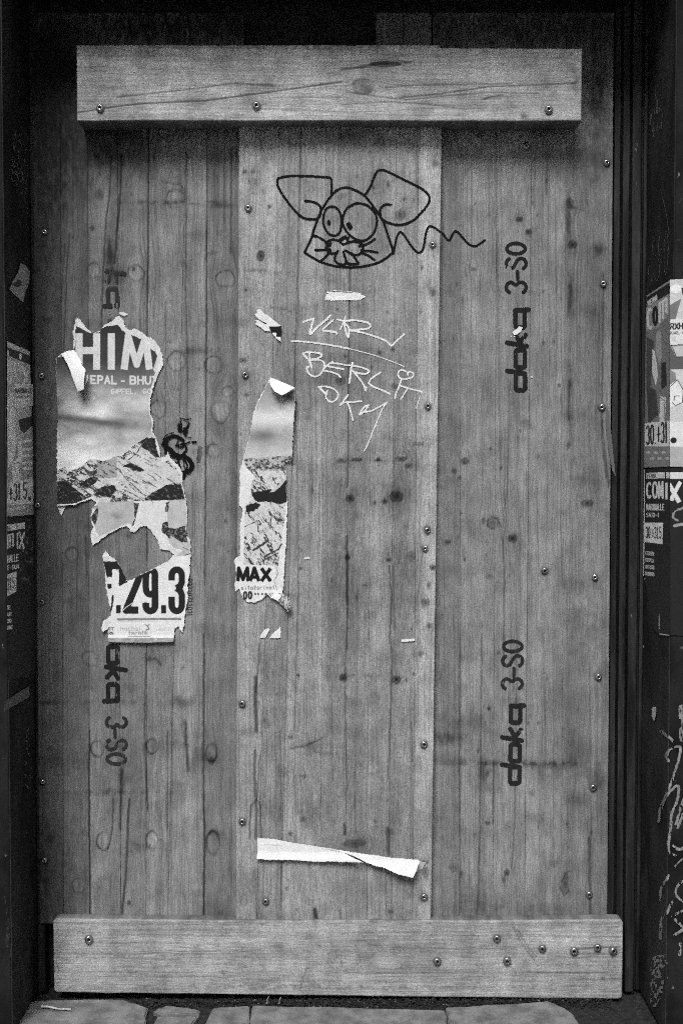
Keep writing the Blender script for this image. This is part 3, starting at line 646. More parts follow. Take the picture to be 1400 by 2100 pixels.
# ------------------------------------------------------------------ screws
def screw_mesh():
    prof = [(0.0, .0022), (.0022, .0022), (.0026, .0050), (.0048, .0046), (.0066, .0032), (.0074, .0010), (.0076, -.0006)]
    N = 14
    V, F, mi = [], [], []
    V.append((0, -.0016, 0))
    for r, h in prof[1:]:
        for i in range(N):
            a = 2 * math.pi * i / N
            V.append((r * math.cos(a), -h, r * math.sin(a)))
    for i in range(N): F.append((0, 1 + i, 1 + (i + 1) % N)); mi.append(1)
    for k in range(len(prof) - 2):
        for i in range(N):
            a = 1 + k * N + i; b = 1 + k * N + (i + 1) % N
            F.append((a, a + N, b + N, b)); mi.append(1 if k == 0 else 0)
    me = bpy.data.meshes.new('screw'); me.from_pydata(V, [], F); me.update()
    me.materials.append(M_SCREW); me.materials.append(M_SOCKET)
    for p, m in zip(me.polygons, mi): p.material_index = m; p.use_smooth = True
    import bmesh
    bm = bmesh.new(); bm.from_mesh(me); bmesh.ops.recalc_face_normals(bm, faces=bm.faces[:]); bm.to_mesh(me); bm.free()
    return me
SCREW = screw_mesh()
def screws(parent, yp, pts, s=1.0):
    for (x, y) in pts:
        o = bpy.data.objects.new('screw', SCREW)
        X, Y, Z = on_y(x, y, yp)
        k = s * random.uniform(1.12, 1.32)
        o.location = (float(X), yp - .0004, float(Z)); o.scale = (k, k, k)
        o.rotation_euler = (R(random.uniform(-9, 9)), random.uniform(0, 3), R(random.uniform(-9, 9)))
        link(o, parent)
screws(TB, Y_BEAM, SCR_TB, 1.15)
screws(BB, Y_FOOT, SCR_BB, 1.12)
screws(pc, Y_CEN, SCR_pc, .95)
screws(pr, 0, SCR_pr, .98)
screws(pl, 0, SCR_pl, .8)

# ------------------------------------------------------------------ print, marker and paint on the boards
def sheet(cv, name, material, parent, y, lab=None, bend=None):
    o = cv.mesh(name, material, parent, (lambda X, Y: on_y(X, Y, y)) if bend is None else (lambda X, Y: (lambda p: (p[0], p[1] + bend(X, Y), p[2]))(on_y(X, Y, y))))
    if lab: o['label'] = lab
    return o
# manufacturer's stamp: reading direction u, up v
def stamp(cv, fn, which='doka3-SO', w=10.0, keep=None):
    def rr(u0, u1, v0=5, v1=24, c=3.2):
        return [(u0 + c, v0), (u1 - c, v0), (u1, v0 + c), (u1, v1 - c), (u1 - c, v1), (u0 + c, v1), (u0, v1 - c), (u0, v0 + c), (u0 + c, v0)]
    L = {
     'd': [rr(5, 40), [(39.5, 5), (45, 41)]],
     'o': [rr(52, 88)],
     'k': [[(96, 1), (103, 41)], [(121, 25), (104, 15), (119, 3)]],
     'a': [rr(134, 170), [(170, 24), (171, -3)]],
     '3': [arc(217, 33, 10.5, 9.5, 158, -58, 8) + arc(217, 12, 11, 10.5, 62, -155, 9)],
     '-': [[(234, 19), (250, 19)]],
     'S': [arc(266, 33.5, 10, 9, 15, 240, 9) + arc(266, 11.5, 11, 10, 58, -155, 9)],
     'O': [arc(297, 22, 11, 19, 0, 360, 18)]}
    for ch in which:
        for st in L[ch]: cv.line([fn(*p) for p in st], w if ch in 'doka' else w - 2.3, 'in', jit=.3)
def worn(cv, thr=.36, s=5):
    cv.m &= fbm(cv.X / s, cv.Y / (s * 5), 77, 3) > thr
def stamp_obj(box, fn, parent, lab, tone=.013, which='doka3-SO', thr=.2):
    c = Canvas(*box, .8, .8); c.g[:] = tone
    c.g *= 1 + 1.1 * (fbm(c.X / 3, c.Y / 30, 9, 3) - .35)
    stamp(c, fn, which); worn(c, thr)
    return sheet(c, 'stamp', M_INK, parent, -.0007 - (.0004), lab)
fs = ((lambda u, v: (1081 - v - .006 * u, 805 - u * .995)), (lambda u, v: (1069 - v + .012 * u, 1611 - u * .962)), (lambda u, v: (217 + v, 1277 + u * .94)))
stamp_obj((1020, 615, 1100, 815), fs[0], pr, 'upper dark word stamped up the board', which='doka')
stamp_obj((1020, 480, 1100, 614), fs[0], pr, 'upper dark type number stamped up the board', which='3-SO')
stamp_obj((1020, 1430, 1090, 1620), fs[1], pr, 'lower dark word stamped up the board', .016, 'doka', .2)
stamp_obj((1020, 1300, 1090, 1429), fs[1], pr, 'lower dark type number stamped up the board', .02, '3-SO', .2)
stamp_obj((200, 1318, 275, 1455), fs[2], pl, 'dark word stamped down the board below the poster', .014, 'oka', .2)
stamp_obj((200, 1456, 275, 1590), fs[2], pl, 'dark type number stamped down the board', .024, '3-SO', .28)
stamp_obj((205, 480, 260, 640), lambda u, v: (217 + v, 462 + u * .97), pl, 'upper dark stamp running down the board', .024, 'ka', .33)

# mouse in black marker: zoomed trace (540+x/2.979, 320+y/2.979)
def zt(pts): return [(540 + x / 2.979, 320 + y / 2.979) for x, y in pts]
MOUSE = [smooth([(415, 238), (416, 180), (413, 140), (395, 130), (300, 124), (200, 120), (130, 126), (95, 135), (85, 150), (92, 190), (130, 255), (190, 330), (240, 375), (290, 385), (335, 378), (350, 345), (345, 305), (310, 282), (255, 274)]),
    smooth([(618, 240), (650, 190), (680, 120), (695, 92), (718, 84), (760, 96), (860, 145), (960, 195), (1000, 228), (1013, 260), (1000, 300), (940, 370), (890, 405), (830, 420), (770, 410), (725, 385), (712, 350), (715, 320), (740, 298), (778, 296)]),
    smooth([(250, 588), (285, 520), (315, 430), (350, 340), (400, 260), (450, 208), (505, 192), (560, 208), (620, 245), (680, 320), (730, 400), (765, 500), (785, 560), (793, 592)]),
    smooth([(250, 588), (300, 620), (360, 650), (440, 672), (530, 680), (620, 672), (700, 650), (750, 622), (790, 588)]),
    smooth([(418, 308), (448, 318), (472, 360), (476, 420), (462, 470), (432, 486), (395, 470), (368, 420), (366, 370), (385, 322)], closed=True),
    smooth([(585, 288), (640, 305), (682, 350), (692, 405), (672, 470), (625, 512), (580, 514), (525, 480), (490, 430), (484, 380), (510, 320), (550, 295)], closed=True),
    smooth([(500, 488), (470, 508), (465, 520), (485, 538), (510, 530), (515, 510), (500, 488)]),
    smooth([(465, 520), (430, 510), (398, 518), (388, 545), (392, 580), (412, 596), (440, 592), (455, 580)]),
    smooth([(512, 530), (545, 522), (590, 530), (608, 552), (600, 588), (570, 604), (535, 594), (500, 576)]),
    smooth([(455, 582), (438, 610), (438, 640), (462, 658), (495, 662), (505, 640)]), smooth([(488, 585), (500, 625), (515, 658)]), smooth([(500, 578), (540, 600), (570, 640), (578, 656), (548, 660), (512, 655)]),
    smooth([(305, 484), (350, 502), (408, 545)]), smooth([(318, 573), (360, 573), (405, 568)]), smooth([(345, 645), (380, 615), (410, 578)]), smooth([(585, 550), (630, 538), (680, 508)]), smooth([(598, 576), (650, 580), (696, 588)]), smooth([(600, 592), (640, 608), (678, 634)]),
    smooth([(380, 560), (400, 548), (412, 530)]), smooth([(468, 520), (490, 505), (520, 498)])]
TAIL = smooth([(793, 592), (800, 560), (812, 500), (830, 466), (850, 472), (890, 530), (930, 580), (955, 588), (975, 565), (990, 480), (1005, 436), (1030, 430), (1070, 455), (1100, 480), (1120, 508), (1138, 510), (1160, 468), (1180, 460), (1210, 490), (1250, 535), (1290, 550), (1320, 535), (1350, 515)])
cv = Canvas(560, 335, 904, 556, .8, .8); cv.g[:] = .007
for st in MOUSE: cv.line(zt(st), 5.7, 'in', jit=.35)
cv.line(zt([(399, 400), (401, 414)]), 7.5, 'in'); cv.line(zt([(520, 418), (530, 436)]), 10.5, 'in')
cv.line(zt(TAIL), 5.3, 'in', jit=.35)
sheet(cv, 'mouse_drawing', M_INK, pc, Y_CEN - .0009, 'big eared mouse head in black marker')
cv = Canvas(904.5, 455, 1000, 512, .8, .8); cv.g[:] = .007; cv.line(zt(TAIL), 5.3, 'in', jit=.35)
sheet(cv, 'mouse_tail', M_INK, pr, -.0011, 'wavy black marker tail running off the central board')
# white paint pen: trace (590+x/4.8276, 580+y/4.8276)
def zw(pts): return [(590 + x / 4.8276, 580 + y / 4.8276) for x, y in pts]
WHITE = [([(155, 388), (200, 370), (258, 355)], 4.5), ([(258, 355), (235, 430), (222, 508), (300, 430), (370, 375), (422, 322)], 4.5), ([(448, 368), (400, 410), (345, 465), (400, 478), (470, 487), (485, 505)], 4.2), ([(570, 335), (545, 400), (518, 462)], 3.4), ([(550, 385), (565, 440), (580, 500), (597, 538), (605, 500), (600, 440), (560, 400)], 4.2),
    ([(490, 362), (560, 378), (650, 370), (740, 382), (800, 400), (815, 430), (780, 455), (700, 462), (640, 468), (610, 470)], 4), ([(610, 470), (700, 485), (800, 510), (900, 545), (960, 570), (1000, 600), (1025, 622), (1080, 570), (1152, 508)], 4), ([(40, 576), (150, 582), (300, 598), (450, 622), (600, 650)], 3.8), ([(600, 650), (720, 680), (850, 715), (950, 750), (1060, 790), (1155, 832)], 2.4),
    ([(150, 700), (185, 688), (260, 690), (320, 700), (335, 720), (300, 745), (210, 765)], 3.8), ([(150, 702), (180, 735), (210, 765), (225, 800), (238, 838)], 4.4), ([(213, 700), (218, 760)], 3.4), ([(210, 765), (270, 760), (330, 770), (362, 800), (350, 860), (315, 910), (265, 928), (215, 905), (192, 870), (190, 840), (210, 830)], 4),
    ([(445, 780), (400, 808), (375, 830), (355, 850)], 3.8), ([(420, 795), (500, 800), (590, 818)], 3.8), ([(395, 825), (470, 840), (550, 855)], 3.8), ([(350, 868), (420, 880), (490, 905), (520, 932)], 3.8), ([(640, 792), (625, 860), (610, 990)], 4.2), ([(600, 815), (700, 830), (780, 855), (803, 880), (770, 900), (700, 895), (650, 880)], 3.8), ([(640, 868), (700, 940), (745, 1000), (768, 1065)], 3.8), ([(768, 1065), (775, 1035)], 4),
    ([(918, 888), (850, 930), (810, 970), (808, 1000), (860, 1035), (950, 1070), (1008, 1098)], 4), ([(1170, 880), (1130, 862), (1095, 880), (1092, 920), (1125, 950), (1190, 948), (1235, 930), (1240, 900), (1215, 880), (1185, 890), (1190, 910)], 3.6), ([(1122, 955), (1100, 1030), (1070, 1090), (1058, 1148)], 3.8), ([(1118, 1020), (1180, 1040), (1260, 1062), (1328, 1078)], 3.6), ([(1185, 1045), (1150, 1100), (1118, 1150)], 3.6), ([(1325, 1080), (1295, 1160), (1270, 1245)], 2.3),
    ([(305, 1030), (370, 1025), (440, 1045), (490, 1085), (495, 1130), (460, 1170), (420, 1175), (385, 1150), (375, 1110), (390, 1070)], 3.8), ([(305, 1030), (340, 1065), (385, 1105)], 4.4), ([(595, 1110), (555, 1165), (515, 1210), (560, 1185), (640, 1180), (730, 1172)], 3.8), ([(595, 1195), (620, 1270), (645, 1360)], 3.8), ([(800, 1210), (760, 1225), (720, 1280), (710, 1305), (750, 1280), (790, 1230)], 4), ([(760, 1280), (830, 1265), (910, 1225), (980, 1185)], 3.6), ([(980, 1185), (930, 1260), (880, 1380), (830, 1500), (785, 1610), (755, 1665)], 3)]
cv = Canvas(595, 590, 880, 935, .8, .8); cv.g[:] = .66
for st, w in WHITE: cv.line(smooth(zw(st), 6), w * 1.18, 'in', jit=.35)
sheet(cv, 'white_scrawl', M_INK, pc, Y_CEN - .0009, 'white paint pen letters under a crossing line')
cv = Canvas(655, 588, 765, 628, .8, .8); cv.g[:] = .68
for k in range(7): cv.line(zw([(400 - 6 * k + random.uniform(-15, 15), 95 + 12 * k), (770 - abs(k - 3) * 18 + random.uniform(-20, 8), 110 + 9 * k)]), 4, 'in', jit=.8)
cv.line(zw([(425, 75), (600, 85), (720, 105)]), 2, 'in'); cv.line(zw([(370, 150), (395, 170)]), 2.4, 'in')
sheet(cv, 'white_bar', M_INK, pc, Y_CEN - .0011, 'short filled bar of white paint above the scrawl')
cv = Canvas(1038, 665, 1075, 700, .7, .7); cv.g[:] = .66
cv.poly([(1049, 681), (1056, 676), (1063, 669), (1072, 671), (1068, 680), (1060, 686), (1053, 688)], 'in', .8, 4); cv.line([(1047, 689), (1048, 690)], 3, 'in'); cv.line([(1054, 690), (1055, 691)], 3, 'in')
sheet(cv, 'paint_blob', M_INK, pr, -.002, 'white paint blob on the upper stamp')
cv = Canvas(1084, 768, 1094, 778, .7, .7); cv.g[:] = .66; cv.line([(1088.6, 773), (1089.4, 773)], 4.4, 'in'); sheet(cv, 'paint_dot', M_INK, pr, -.002)
cv = Canvas(620, 1138, 640, 1152, .7, .7); cv.g[:] = .62; cv.line([(626, 1145), (633, 1144)], 5, 'in', jit=.8); sheet(cv, 'paint_dot', M_INK, pc, Y_CEN - .002)

# number printed up the left board
cv = Canvas(382, 1180, 402, 1262, .6, .6); cv.g[:] = .03
text(cv, '0931071101G', lambda u, v: (385 + (1 - v) * -0 + v * 9.5, 1187 + u), 7.2, 1.9, 'in', narrow='')
sheet(cv, 'number_stamp', M_INK, pl, -.0011, 'small grey number printed down the board')

# ------------------------------------------------------------------ torn mountain poster (left board)
OUT = [(151, 700), (150, 680), (157, 650), (166, 656), (178, 672), (190, 684), (203, 679), (212, 668), (225, 662), (236, 652), (246, 648), (254, 655), (258, 672), (268, 676), (276, 673), (290, 680), (302, 690), (318, 696), (328, 712), (336, 738), (336, 748), (324, 772), (317, 790), (312, 810), (309, 826), (310, 848), (315, 862), (315, 886), (322, 900), (328, 922), (331, 938), (338, 936),
    (345, 925), (352, 942), (366, 952), (374, 968), (377, 1000), (382, 1020), (385, 1045), (384, 1075), (383, 1098), (391, 1106), (392, 1140), (390, 1175), (386, 1200), (387, 1225), (381, 1255), (379, 1280), (375, 1298), (370, 1292), (366, 1284), (359, 1290), (359, 1303), (226, 1305), (222, 1290), (213, 1297), (209, 1290), (213, 1272), (228, 1262), (226, 1245), (219, 1215), (216, 1165), (211, 1138), (216, 1128), (226, 1138), (243, 1152), (252, 1172), (262, 1192),
    (295, 1175), (325, 1160), (345, 1150), (356, 1138), (345, 1128), (328, 1126), (322, 1105), (308, 1088), (300, 1079), (287, 1082), (276, 1092), (268, 1090), (262, 1079), (246, 1083), (230, 1092), (212, 1104), (190, 1120), (186, 1100), (191, 1080), (186, 1060), (190, 1040), (199, 1032), (190, 1024), (176, 1028), (150, 1036), (118, 1038), (117, 960), (118, 860), (117, 735), (130, 726), (150, 718)]
PR_ = [(156, 700), (155, 676), (158, 668), (172, 676), (186, 684), (206, 682), (205, 676), (216, 670), (242, 666), (250, 676), (258, 683), (270, 686), (280, 690), (294, 697), (304, 706), (311, 716), (320, 722), (326, 738), (325, 746), (318, 765), (313, 785), (309, 800), (306, 822), (306, 846), (312, 862), (312, 888), (318, 900), (322, 922), (335, 950), (345, 943), (362, 960), (371, 975), (374, 1000), (381, 1025), (383, 1050), (382, 1100), (389, 1112), (389, 1138), (387, 1175), (383, 1200), (383, 1225), (377, 1262), (372, 1280), (356, 1282), (356, 1312),
    (222, 1312), (222, 1290), (228, 1262), (226, 1245), (221, 1215), (218, 1165), (214, 1150), (232, 1150), (243, 1160), (262, 1192), (295, 1175), (325, 1160), (360, 1143), (376, 1128), (356, 1122), (342, 1106), (330, 1096), (312, 1082), (300, 1066), (276, 1080), (262, 1072), (240, 1083), (205, 1100), (198, 1092), (192, 1070), (200, 1040), (202, 1028), (190, 1018), (150, 1035), (118, 1036), (118, 735), (150, 722)]
cv = Canvas(112, 640, 398, 1320, .9, .9)
X, Y = cv.X, cv.Y
cv.poly(OUT, 'in', 2.2, 5)
fib = fbm(X / 2.5, Y / 2.5, 3, 3)
cv.g = .60 + .28 * (fib - .5)                       # torn white paper
def picture(X, Y):
    g = np.full(X.shape, .05)
    t = sstep(735, 850, Y)
    cloud = fbm(X / 70 + 3, Y / 34, 41, 5)
    g = .05 + t * .38 + .75 * t * (cloud - .5) * (X > 0)
    g = g * np.where(Y < 735, .55 + .5 * (Y - 650) / 85, 1)
    g = g + .25 * sstep(870, 925, Y + 10 * (cloud - .5)) * (Y > 850)
    band = np.exp(-((Y - (855 + .12 * (X - 118)) - 10 * (cloud - .5)) / 11) ** 2) * (1 - sstep(210, 320, X) * .8)
    g = g * (1 - .72 * band)
    g = g * (1 - .6 * np.exp(-((X - 118) / 14) ** 2 - ((Y - 828) / 12) ** 2))
    # the mountain
    rx = [110, 118, 134, 140, 158, 175, 185, 195, 214, 232, 250, 262, 275, 288, 298, 310, 322, 400]
    ry = [975, 966, 955, 966, 962, 950, 942, 942, 945, 938, 934, 925, 914, 904, 900, 896, 900, 960]
    ridge = np.interp(X, rx, ry) + 4 * (fbm(X / 6, 0 * X, 8, 3) - .5)
    mt = Y > ridge
    a = X * .8 + Y * .55; b = -X * .5 + Y * .9
    sn = fbm(X / 26, Y / 20, 33, 4)
    m = .54 + .12 * (fbm(a / 18, b / 8, 5, 4) - .5)
    rock = fbm(a / 16, b / 5, 23, 5)
    lim = .60 - .12 * sstep(930, 905, Y) - .10 * (X < 200) - .12 * sstep(20, 0, Y - ridge) - .07 * sstep(1000, 1020, Y) + .10 * np.exp(-((X - 305) / 45) ** 2 - ((Y - 975) / 28) ** 2)
    sp = fbm(a / 2.6, b / 1.5, 71, 3)
    k = sstep(-.05, .06, rock - lim)
    m = m * (1 - k * .92 * sstep(.40, .56, sp + .12 * (rock - lim) * 4)) * (1 - .3 * sstep(.55, .7, sp))
    m = np.where((X > 200) & (X < 240) & (Y < 980), m * .62, m)
    g = np.where(mt, m, g)
    for poly in ([(290, 903), (300, 898), (312, 897), (324, 905), (326, 925), (330, 940), (318, 935), (305, 925), (292, 918)], [(117, 988), (135, 985), (150, 998), (175, 1018), (184, 1022), (170, 1030), (140, 1036), (117, 1036)],
                 [(163, 992), (175, 985), (192, 977), (203, 980), (197, 990), (185, 1000), (168, 1000)], [(196, 1005), (215, 996), (236, 995), (240, 1005), (225, 1022), (210, 1018), (198, 1012)], [(297, 1022), (320, 1006), (345, 994), (372, 991), (382, 1022), (350, 1026), (320, 1028), (300, 1030)],
                 [(252, 956), (265, 950), (285, 957), (300, 965), (290, 968), (270, 962)]):
        w = inside(X + 5 * (fbm(X / 5, Y / 5, 3, 3) - .5), Y + 5 * (fbm(X / 5, Y / 5, 4, 3) - .5), poly)
        g = np.where(w, .022 + .10 * sstep(.62, .75, fbm(a / 5, b / 3, 2, 3)), g)
    return g
def lower(X, Y):                                    # second layer below the photograph
    g = .50 + .14 * (fbm(X / 30, Y / 24, 61, 4) - .5)
    g = np.where((X < 275), .40 - .16 * np.exp(-((X - 240) / 12) ** 2 - ((Y - 1058) / 8) ** 2) + .1 * (fbm(X / 12, Y / 12, 5, 3) - .5), .60)
    g = np.where(X > 344, .44 + .16 * (fbm(X / 14, Y / 14, 6, 3) - .5), g)
    return g
Y_ok = lambda x, y: y > np.interp(x, [110, 158, 214, 262, 298, 322, 372], [975, 966, 950, 935, 908, 910, 972]) + 3
w = cv.poly(PR_, picture, 2.0, 5)
low = w & (Y > 1030 + .0 * X - (X - 200) * .03) & (Y < 1150)
cv.g = np.where(low & (X > 180), lower(X, Y), cv.g)
for poly in ([(275, 1032), (286, 1032), (281, 1055), (276, 1076), (270, 1080), (277, 1062)], [(341, 1030), (348, 1028), (345, 1050), (339, 1050)], [(334, 1072), (344, 1069), (346, 1082), (362, 1084), (380, 1078), (384, 1104), (386, 1112), (370, 1112), (345, 1102), (332, 1090)], [(186, 1062), (196, 1045), (203, 1040), (200, 1062), (196, 1078)]):
    cv.poly(poly, lambda X, Y: .03 + .14 * (fbm(X / 3, Y / 2.5, 5, 3) > .6), 1.5, 4)
for k in range(40):
    sx_ = random.uniform(150, 375); sy_ = random.uniform(930, 1020); L_ = random.uniform(4, 20)
    if Y_ok(sx_, sy_): cv.line([(sx_, sy_), (sx_ + L_ * .5, sy_ + L_ * random.uniform(.2, .4)), (sx_ + L_, sy_ + L_ * random.uniform(.4, .8))], random.uniform(.8, 2.2), random.uniform(.05, .25), jit=.8)
for st in ([(240, 960), (252, 972), (262, 985), (280, 1000), (295, 1015)], [(232, 955), (246, 962), (255, 978)], [(300, 905), (312, 930), (322, 940)], [(262, 945), (280, 930), (290, 915), (300, 903)]): cv.line(st, 2, .06, jit=1.4)
cv.line([(352, 1102), (368, 1112), (391, 1128)], 5, .42); cv.line([(356, 1148), (375, 1140), (392, 1134)], 2, .1); cv.line([(376, 1122), (388, 1128)], 1.6, .12)
cv.line([(118, 1035), (150, 1034), (190, 1024)], 1.6, .6)
# HIM
wt = .56
cw = w & (Y < 900)
g0 = cv.g.copy()
for st in ([(163, 684), (163, 758)], [(199, 684), (199, 758)], [(163, 719), (199, 719)], [(229, 684), (229, 758)]): cv.line(st, 14.5, wt, butt=True)
cv.line([(255, 758), (264, 690)], 14.5, wt, butt=True); cv.line([(263, 688), (281, 748), (299, 690)], 13, wt); cv.line([(299, 692), (307, 758)], 14.5, wt, butt=True); cv.line([(322, 758), (334, 715)], 13, wt)
text(cv, 'EPAL', line_fn(187, 786, 300, 788, 15), 14.4, 3.8, wt, .66); text(cv, '-', line_fn(249, 788, 300, 788, 14), 10, 3, wt); text(cv, 'BHUT', line_fn(268, 787, 340, 788, 15), 15.4, 3.8, wt, .68); cv.line([(176, 786), (180, 778), (180, 770)], 3.4, wt)
text(cv, 'GIPFEL,', line_fn(229, 807, 330, 807, 9), 8.6, 2.1, .58); text(cv, 'GO', line_fn(294, 807, 330, 807, 9), 9.2, 2.1, .58)
cv.g = np.where(w | (Y > 900), cv.g, g0)
# date block
def white(X, Y): return .66 + .05 * (fbm(X / 20, Y / 20, 8, 3) - .5)
cv.poly([(212, 1150), (262, 1188), (330, 1150), (365, 1140), (394, 1138), (392, 1320), (205, 1320)], white, 0)
cv.poly([(213, 1151), (241, 1151), (252, 1170), (262, 1190), (262, 1194), (245, 1202), (244, 1167), (231, 1167), (230, 1184), (220, 1184)], .02, 1)
cv.poly([(220, 1197), (229, 1197), (230, 1207), (222, 1208)], .02, 1); cv.poly([(230, 1220), (234, 1220), (233, 1240), (228, 1256), (224, 1258), (229, 1240)], .02, 1)
cv.line([(243.5, 1241), (243.5, 1258)], 9.5, .02, butt=True)
cv.line([(289, 1166), (284, 1190), (262, 1243), (259, 1252)], 14, .02); cv.line([(259, 1251), (284, 1251)], 15, .02, butt=True)
cv.line(arc(309, 1181, 9.5, 13, -200, 20, 12) + [(318.5, 1240)] + arc(309, 1242, 9.5, 11, 0, 180, 10) + [(299.5, 1236)], 14, .02, butt=True)
cv.line([(299.5, 1180), (299.5, 1205)] + arc(309, 1208, 9, 11, 180, 40, 6), 13.5, .02)
cv.line([(336, 1241), (336, 1258)], 10.5, .02, butt=True)
cv.line([(352.5, 1190), (352.5, 1182)] + arc(363, 1180, 10.5, 12, 180, 360, 10) + [(373.5, 1194), (370, 1202), (362, 1206)], 13.5, .02, butt=True)
cv.line([(362, 1206), (370, 1211), (373.5, 1220), (373.5, 1238)] + arc(363, 1240, 10.5, 13, 0, 180, 10) + [(352.5, 1236), (352.5, 1224)], 13.5, .02, butt=True)
cv.poly([(258, 1192), (300, 1174), (330, 1160), (322, 1159), (262, 1186)], .66); cv.line([(276, 1234), (258, 1246), (243, 1262)], 1.6, .5)
cv.line([(240, 1270), (372, 1269)], 4.5, .2, butt=True, jit=.8); cv.line([(242, 1275), (330, 1274)], 1.2, .5)
cv.line([(223, 1300), (358, 1300)], 1.4, .62)
pst = root('torn_poster', 'torn mountain poster with huge date digits pasted on the left board', 'poster', (float(on_y(250, 1000, 0)[0]), -.002, float(on_y(250, 1000, 0)[2])))
def bend_a(X, Y):
    rag = np.minimum(np.abs(Y - 1100) / 60, 1)
    e = -.0008 - .0016 * fbm(X / 40, Y / 60, 5, 3)
    e = e - .006 * np.exp(-((X - 385) / 10) ** 2) * fbm(X / 20, Y / 60, 2, 2) - .010 * np.exp(-((X - 118) / 16) ** 2) * sstep(700, 745, Y) * (1 - sstep(770, 840, Y))
    e = e - .004 * np.exp(-((Y - 1036) / 5) ** 2) * (X < 200) - .003 * np.exp(-((X - 315) / 6) ** 2) * (Y < 900) - .004 * np.exp(-((X - 214) / 8) ** 2) * (Y > 1140)
    return e
sheet(cv, 'printed_sheet', M_PAPER, pst, -.0022, None, bend_a)
# rolled flap of bare paper back
cv = Canvas(118, 712, 186, 810, 1, 1); cv.poly([(124, 726), (136, 720), (153, 717), (168, 738), (172, 750), (181, 758), (177, 785), (178, 799), (163, 805), (158, 790), (150, 768), (140, 746), (131, 733)], 'in', .8, 6); cv.g[:] = .72
sheet(cv, 'curled_flap', M_PAPER, pst, -.010, 'white curled back of the sheet', lambda X, Y: -.020 * np.sin(np.clip((Y - 715) / 95, 0, 1) * 2.4) - .006 * np.clip((X - 150) / 30, -1, 1))
# pale slip with the travel agent's name under the date
cv = Canvas(214, 1276, 362, 1322, .7, .7); cv.poly([(221, 1279), (300, 1279), (359, 1284), (357, 1310), (357, 1316), (300, 1318), (240, 1317), (222, 1316)], 'in', .8, 5)
cv.g = np.where(cv.Y > 1308, .12 + .3 * fbm(cv.X / 8, cv.Y / 2, 3, 3), .66)
text(cv, 'EIT', line_fn(223, 1292, 300, 1292, 5), 4.6, 1.5, .05); text(cv, 'RN', line_fn(224, 1301, 300, 1301, 5), 4.8, 1.5, .05)
text(cv, 'hachsi', line_fn(248, 1294, 330, 1292, 9), 7.6, 1.2, .36); text(cv, 'touristik', line_fn(264, 1301, 330, 1301, 7), 5.0, 1.3, .22); cv.line([(264, 1305), (308, 1305)], 2.2, .3)
cv.line([(298, 1281), (303, 1284), (307, 1280)], 1.6, .15); cv.line([(303, 1284), (306, 1290), (300, 1292)], 2.4, .15); text(cv, 'simonn', line_fn(320, 1294, 350, 1293, 6), 5, .9, .42)
sheet(cv, 'name_slip', M_PAPER, pst, -.0052, 'pale slip with an agency name under the date', lambda X, Y: -.0035 * sstep(1300, 1318, Y) - .001 * fbm(X / 30, Y / 20, 1, 2))
# shreds above
for pl_ in ([(222, 642), (228, 641), (226, 644)], [(243, 641), (252, 639), (264, 644), (256, 648), (246, 646)], [(119, 1040), (136, 1038), (131, 1050), (126, 1060), (121, 1048)], [(222, 655), (229, 651), (228, 660), (220, 664), (217, 668)]):
    c = Canvas(min(p[0] for p in pl_) - 3, min(p[1] for p in pl_) - 3, max(p[0] for p in pl_) + 3, max(p[1] for p in pl_) + 3, .7, .7); c.g[:] = .58 if pl_[0][0] != 222 or pl_[0][1] < 650 else .05
    c.poly(pl_, 'in', 1, 3)
    if c.m.sum() > 12: sheet(c, 'paper_shred', M_PAPER, pst, -.0025)

# ------------------------------------------------------------------ torn strip poster (central board)
OUT2 = [(553, 775), (606, 797), (606, 830), (603, 870), (600, 944), (586, 948), (588, 1000), (590, 1040), (588, 1100), (584, 1160), (582, 1200), (578, 1222), (570, 1232), (556, 1226), (547, 1218), (538, 1230), (520, 1236), (506, 1234), (496, 1224), (490, 1208), (482, 1214), (481, 1196), (484, 1180), (480, 1150), (483, 1143), (492, 1140), (492, 1080), (497, 1045), (490, 1035), (491, 1000), (491, 965), (498, 942), (514, 885), (518, 850), (527, 825), (543, 795)]
cv = Canvas(476, 768, 612, 1258, .8, .8); X, Y = cv.X, cv.Y
cv.poly(OUT2, 'in', 1.8, 5)
fib = fbm(X / 2.5, Y / 2.5, 3, 3)
cv.g = .64 + .2 * (fib - .5)
def pic2(X, Y):
    c = fbm(X / 30, Y / 22, 7, 4)
    g = .36 + .1 * (c - .5) - .10 * sstep(830, 790, Y)
    g = g + .26 * np.exp(-((Y - 856) / 20) ** 2) - .28 * np.exp(-((X - 597) / 14) ** 2 - ((Y - 818) / 13) ** 2)
    g = g - .2 * np.exp(-((Y - 892) / 14) ** 2 - ((X - 538) / 30) ** 2) + .16 * sstep(900, 940, Y)
    a = X * .8 - Y * .6; b = X * .6 + Y * .8
    rg = 1 - np.abs(2 * fbm(a / 5, b / 14, 7, 4) - 1)
    pa = fbm(a / 7, b / 24, 7, 4); sp = fbm(a / 1.8, b / 4, 31, 3)
    m = (.56 + .1 * (c - .5)) * (1 - .9 * sstep(.54, .60, pa) * sstep(.38, .55, sp)) * (1 - .35 * sstep(.56, .7, sp))
    m = np.where(Y < 965, np.where(fbm(X / 5, Y / 4, 9, 4) > .47, .05 + .2 * (sp > .55), .42), m)
    return np.where(Y > 940 + 5 * (fbm(X / 6, 0 * X, 2, 2) - .5) - 4 * (X > 530), m, g)
cv.poly([(550, 785), (606, 797), (604, 870), (600, 942), (586, 946), (586, 1040), (584, 1060), (576, 1120), (570, 1160), (566, 1205), (556, 1225), (545, 1217), (500, 1222), (492, 1205), (500, 1150), (502, 1055), (505, 1040), (512, 1028), (515, 1000), (520, 975), (503, 955), (500, 942), (514, 888), (520, 850), (530, 825)], pic2, 1.5, 5)
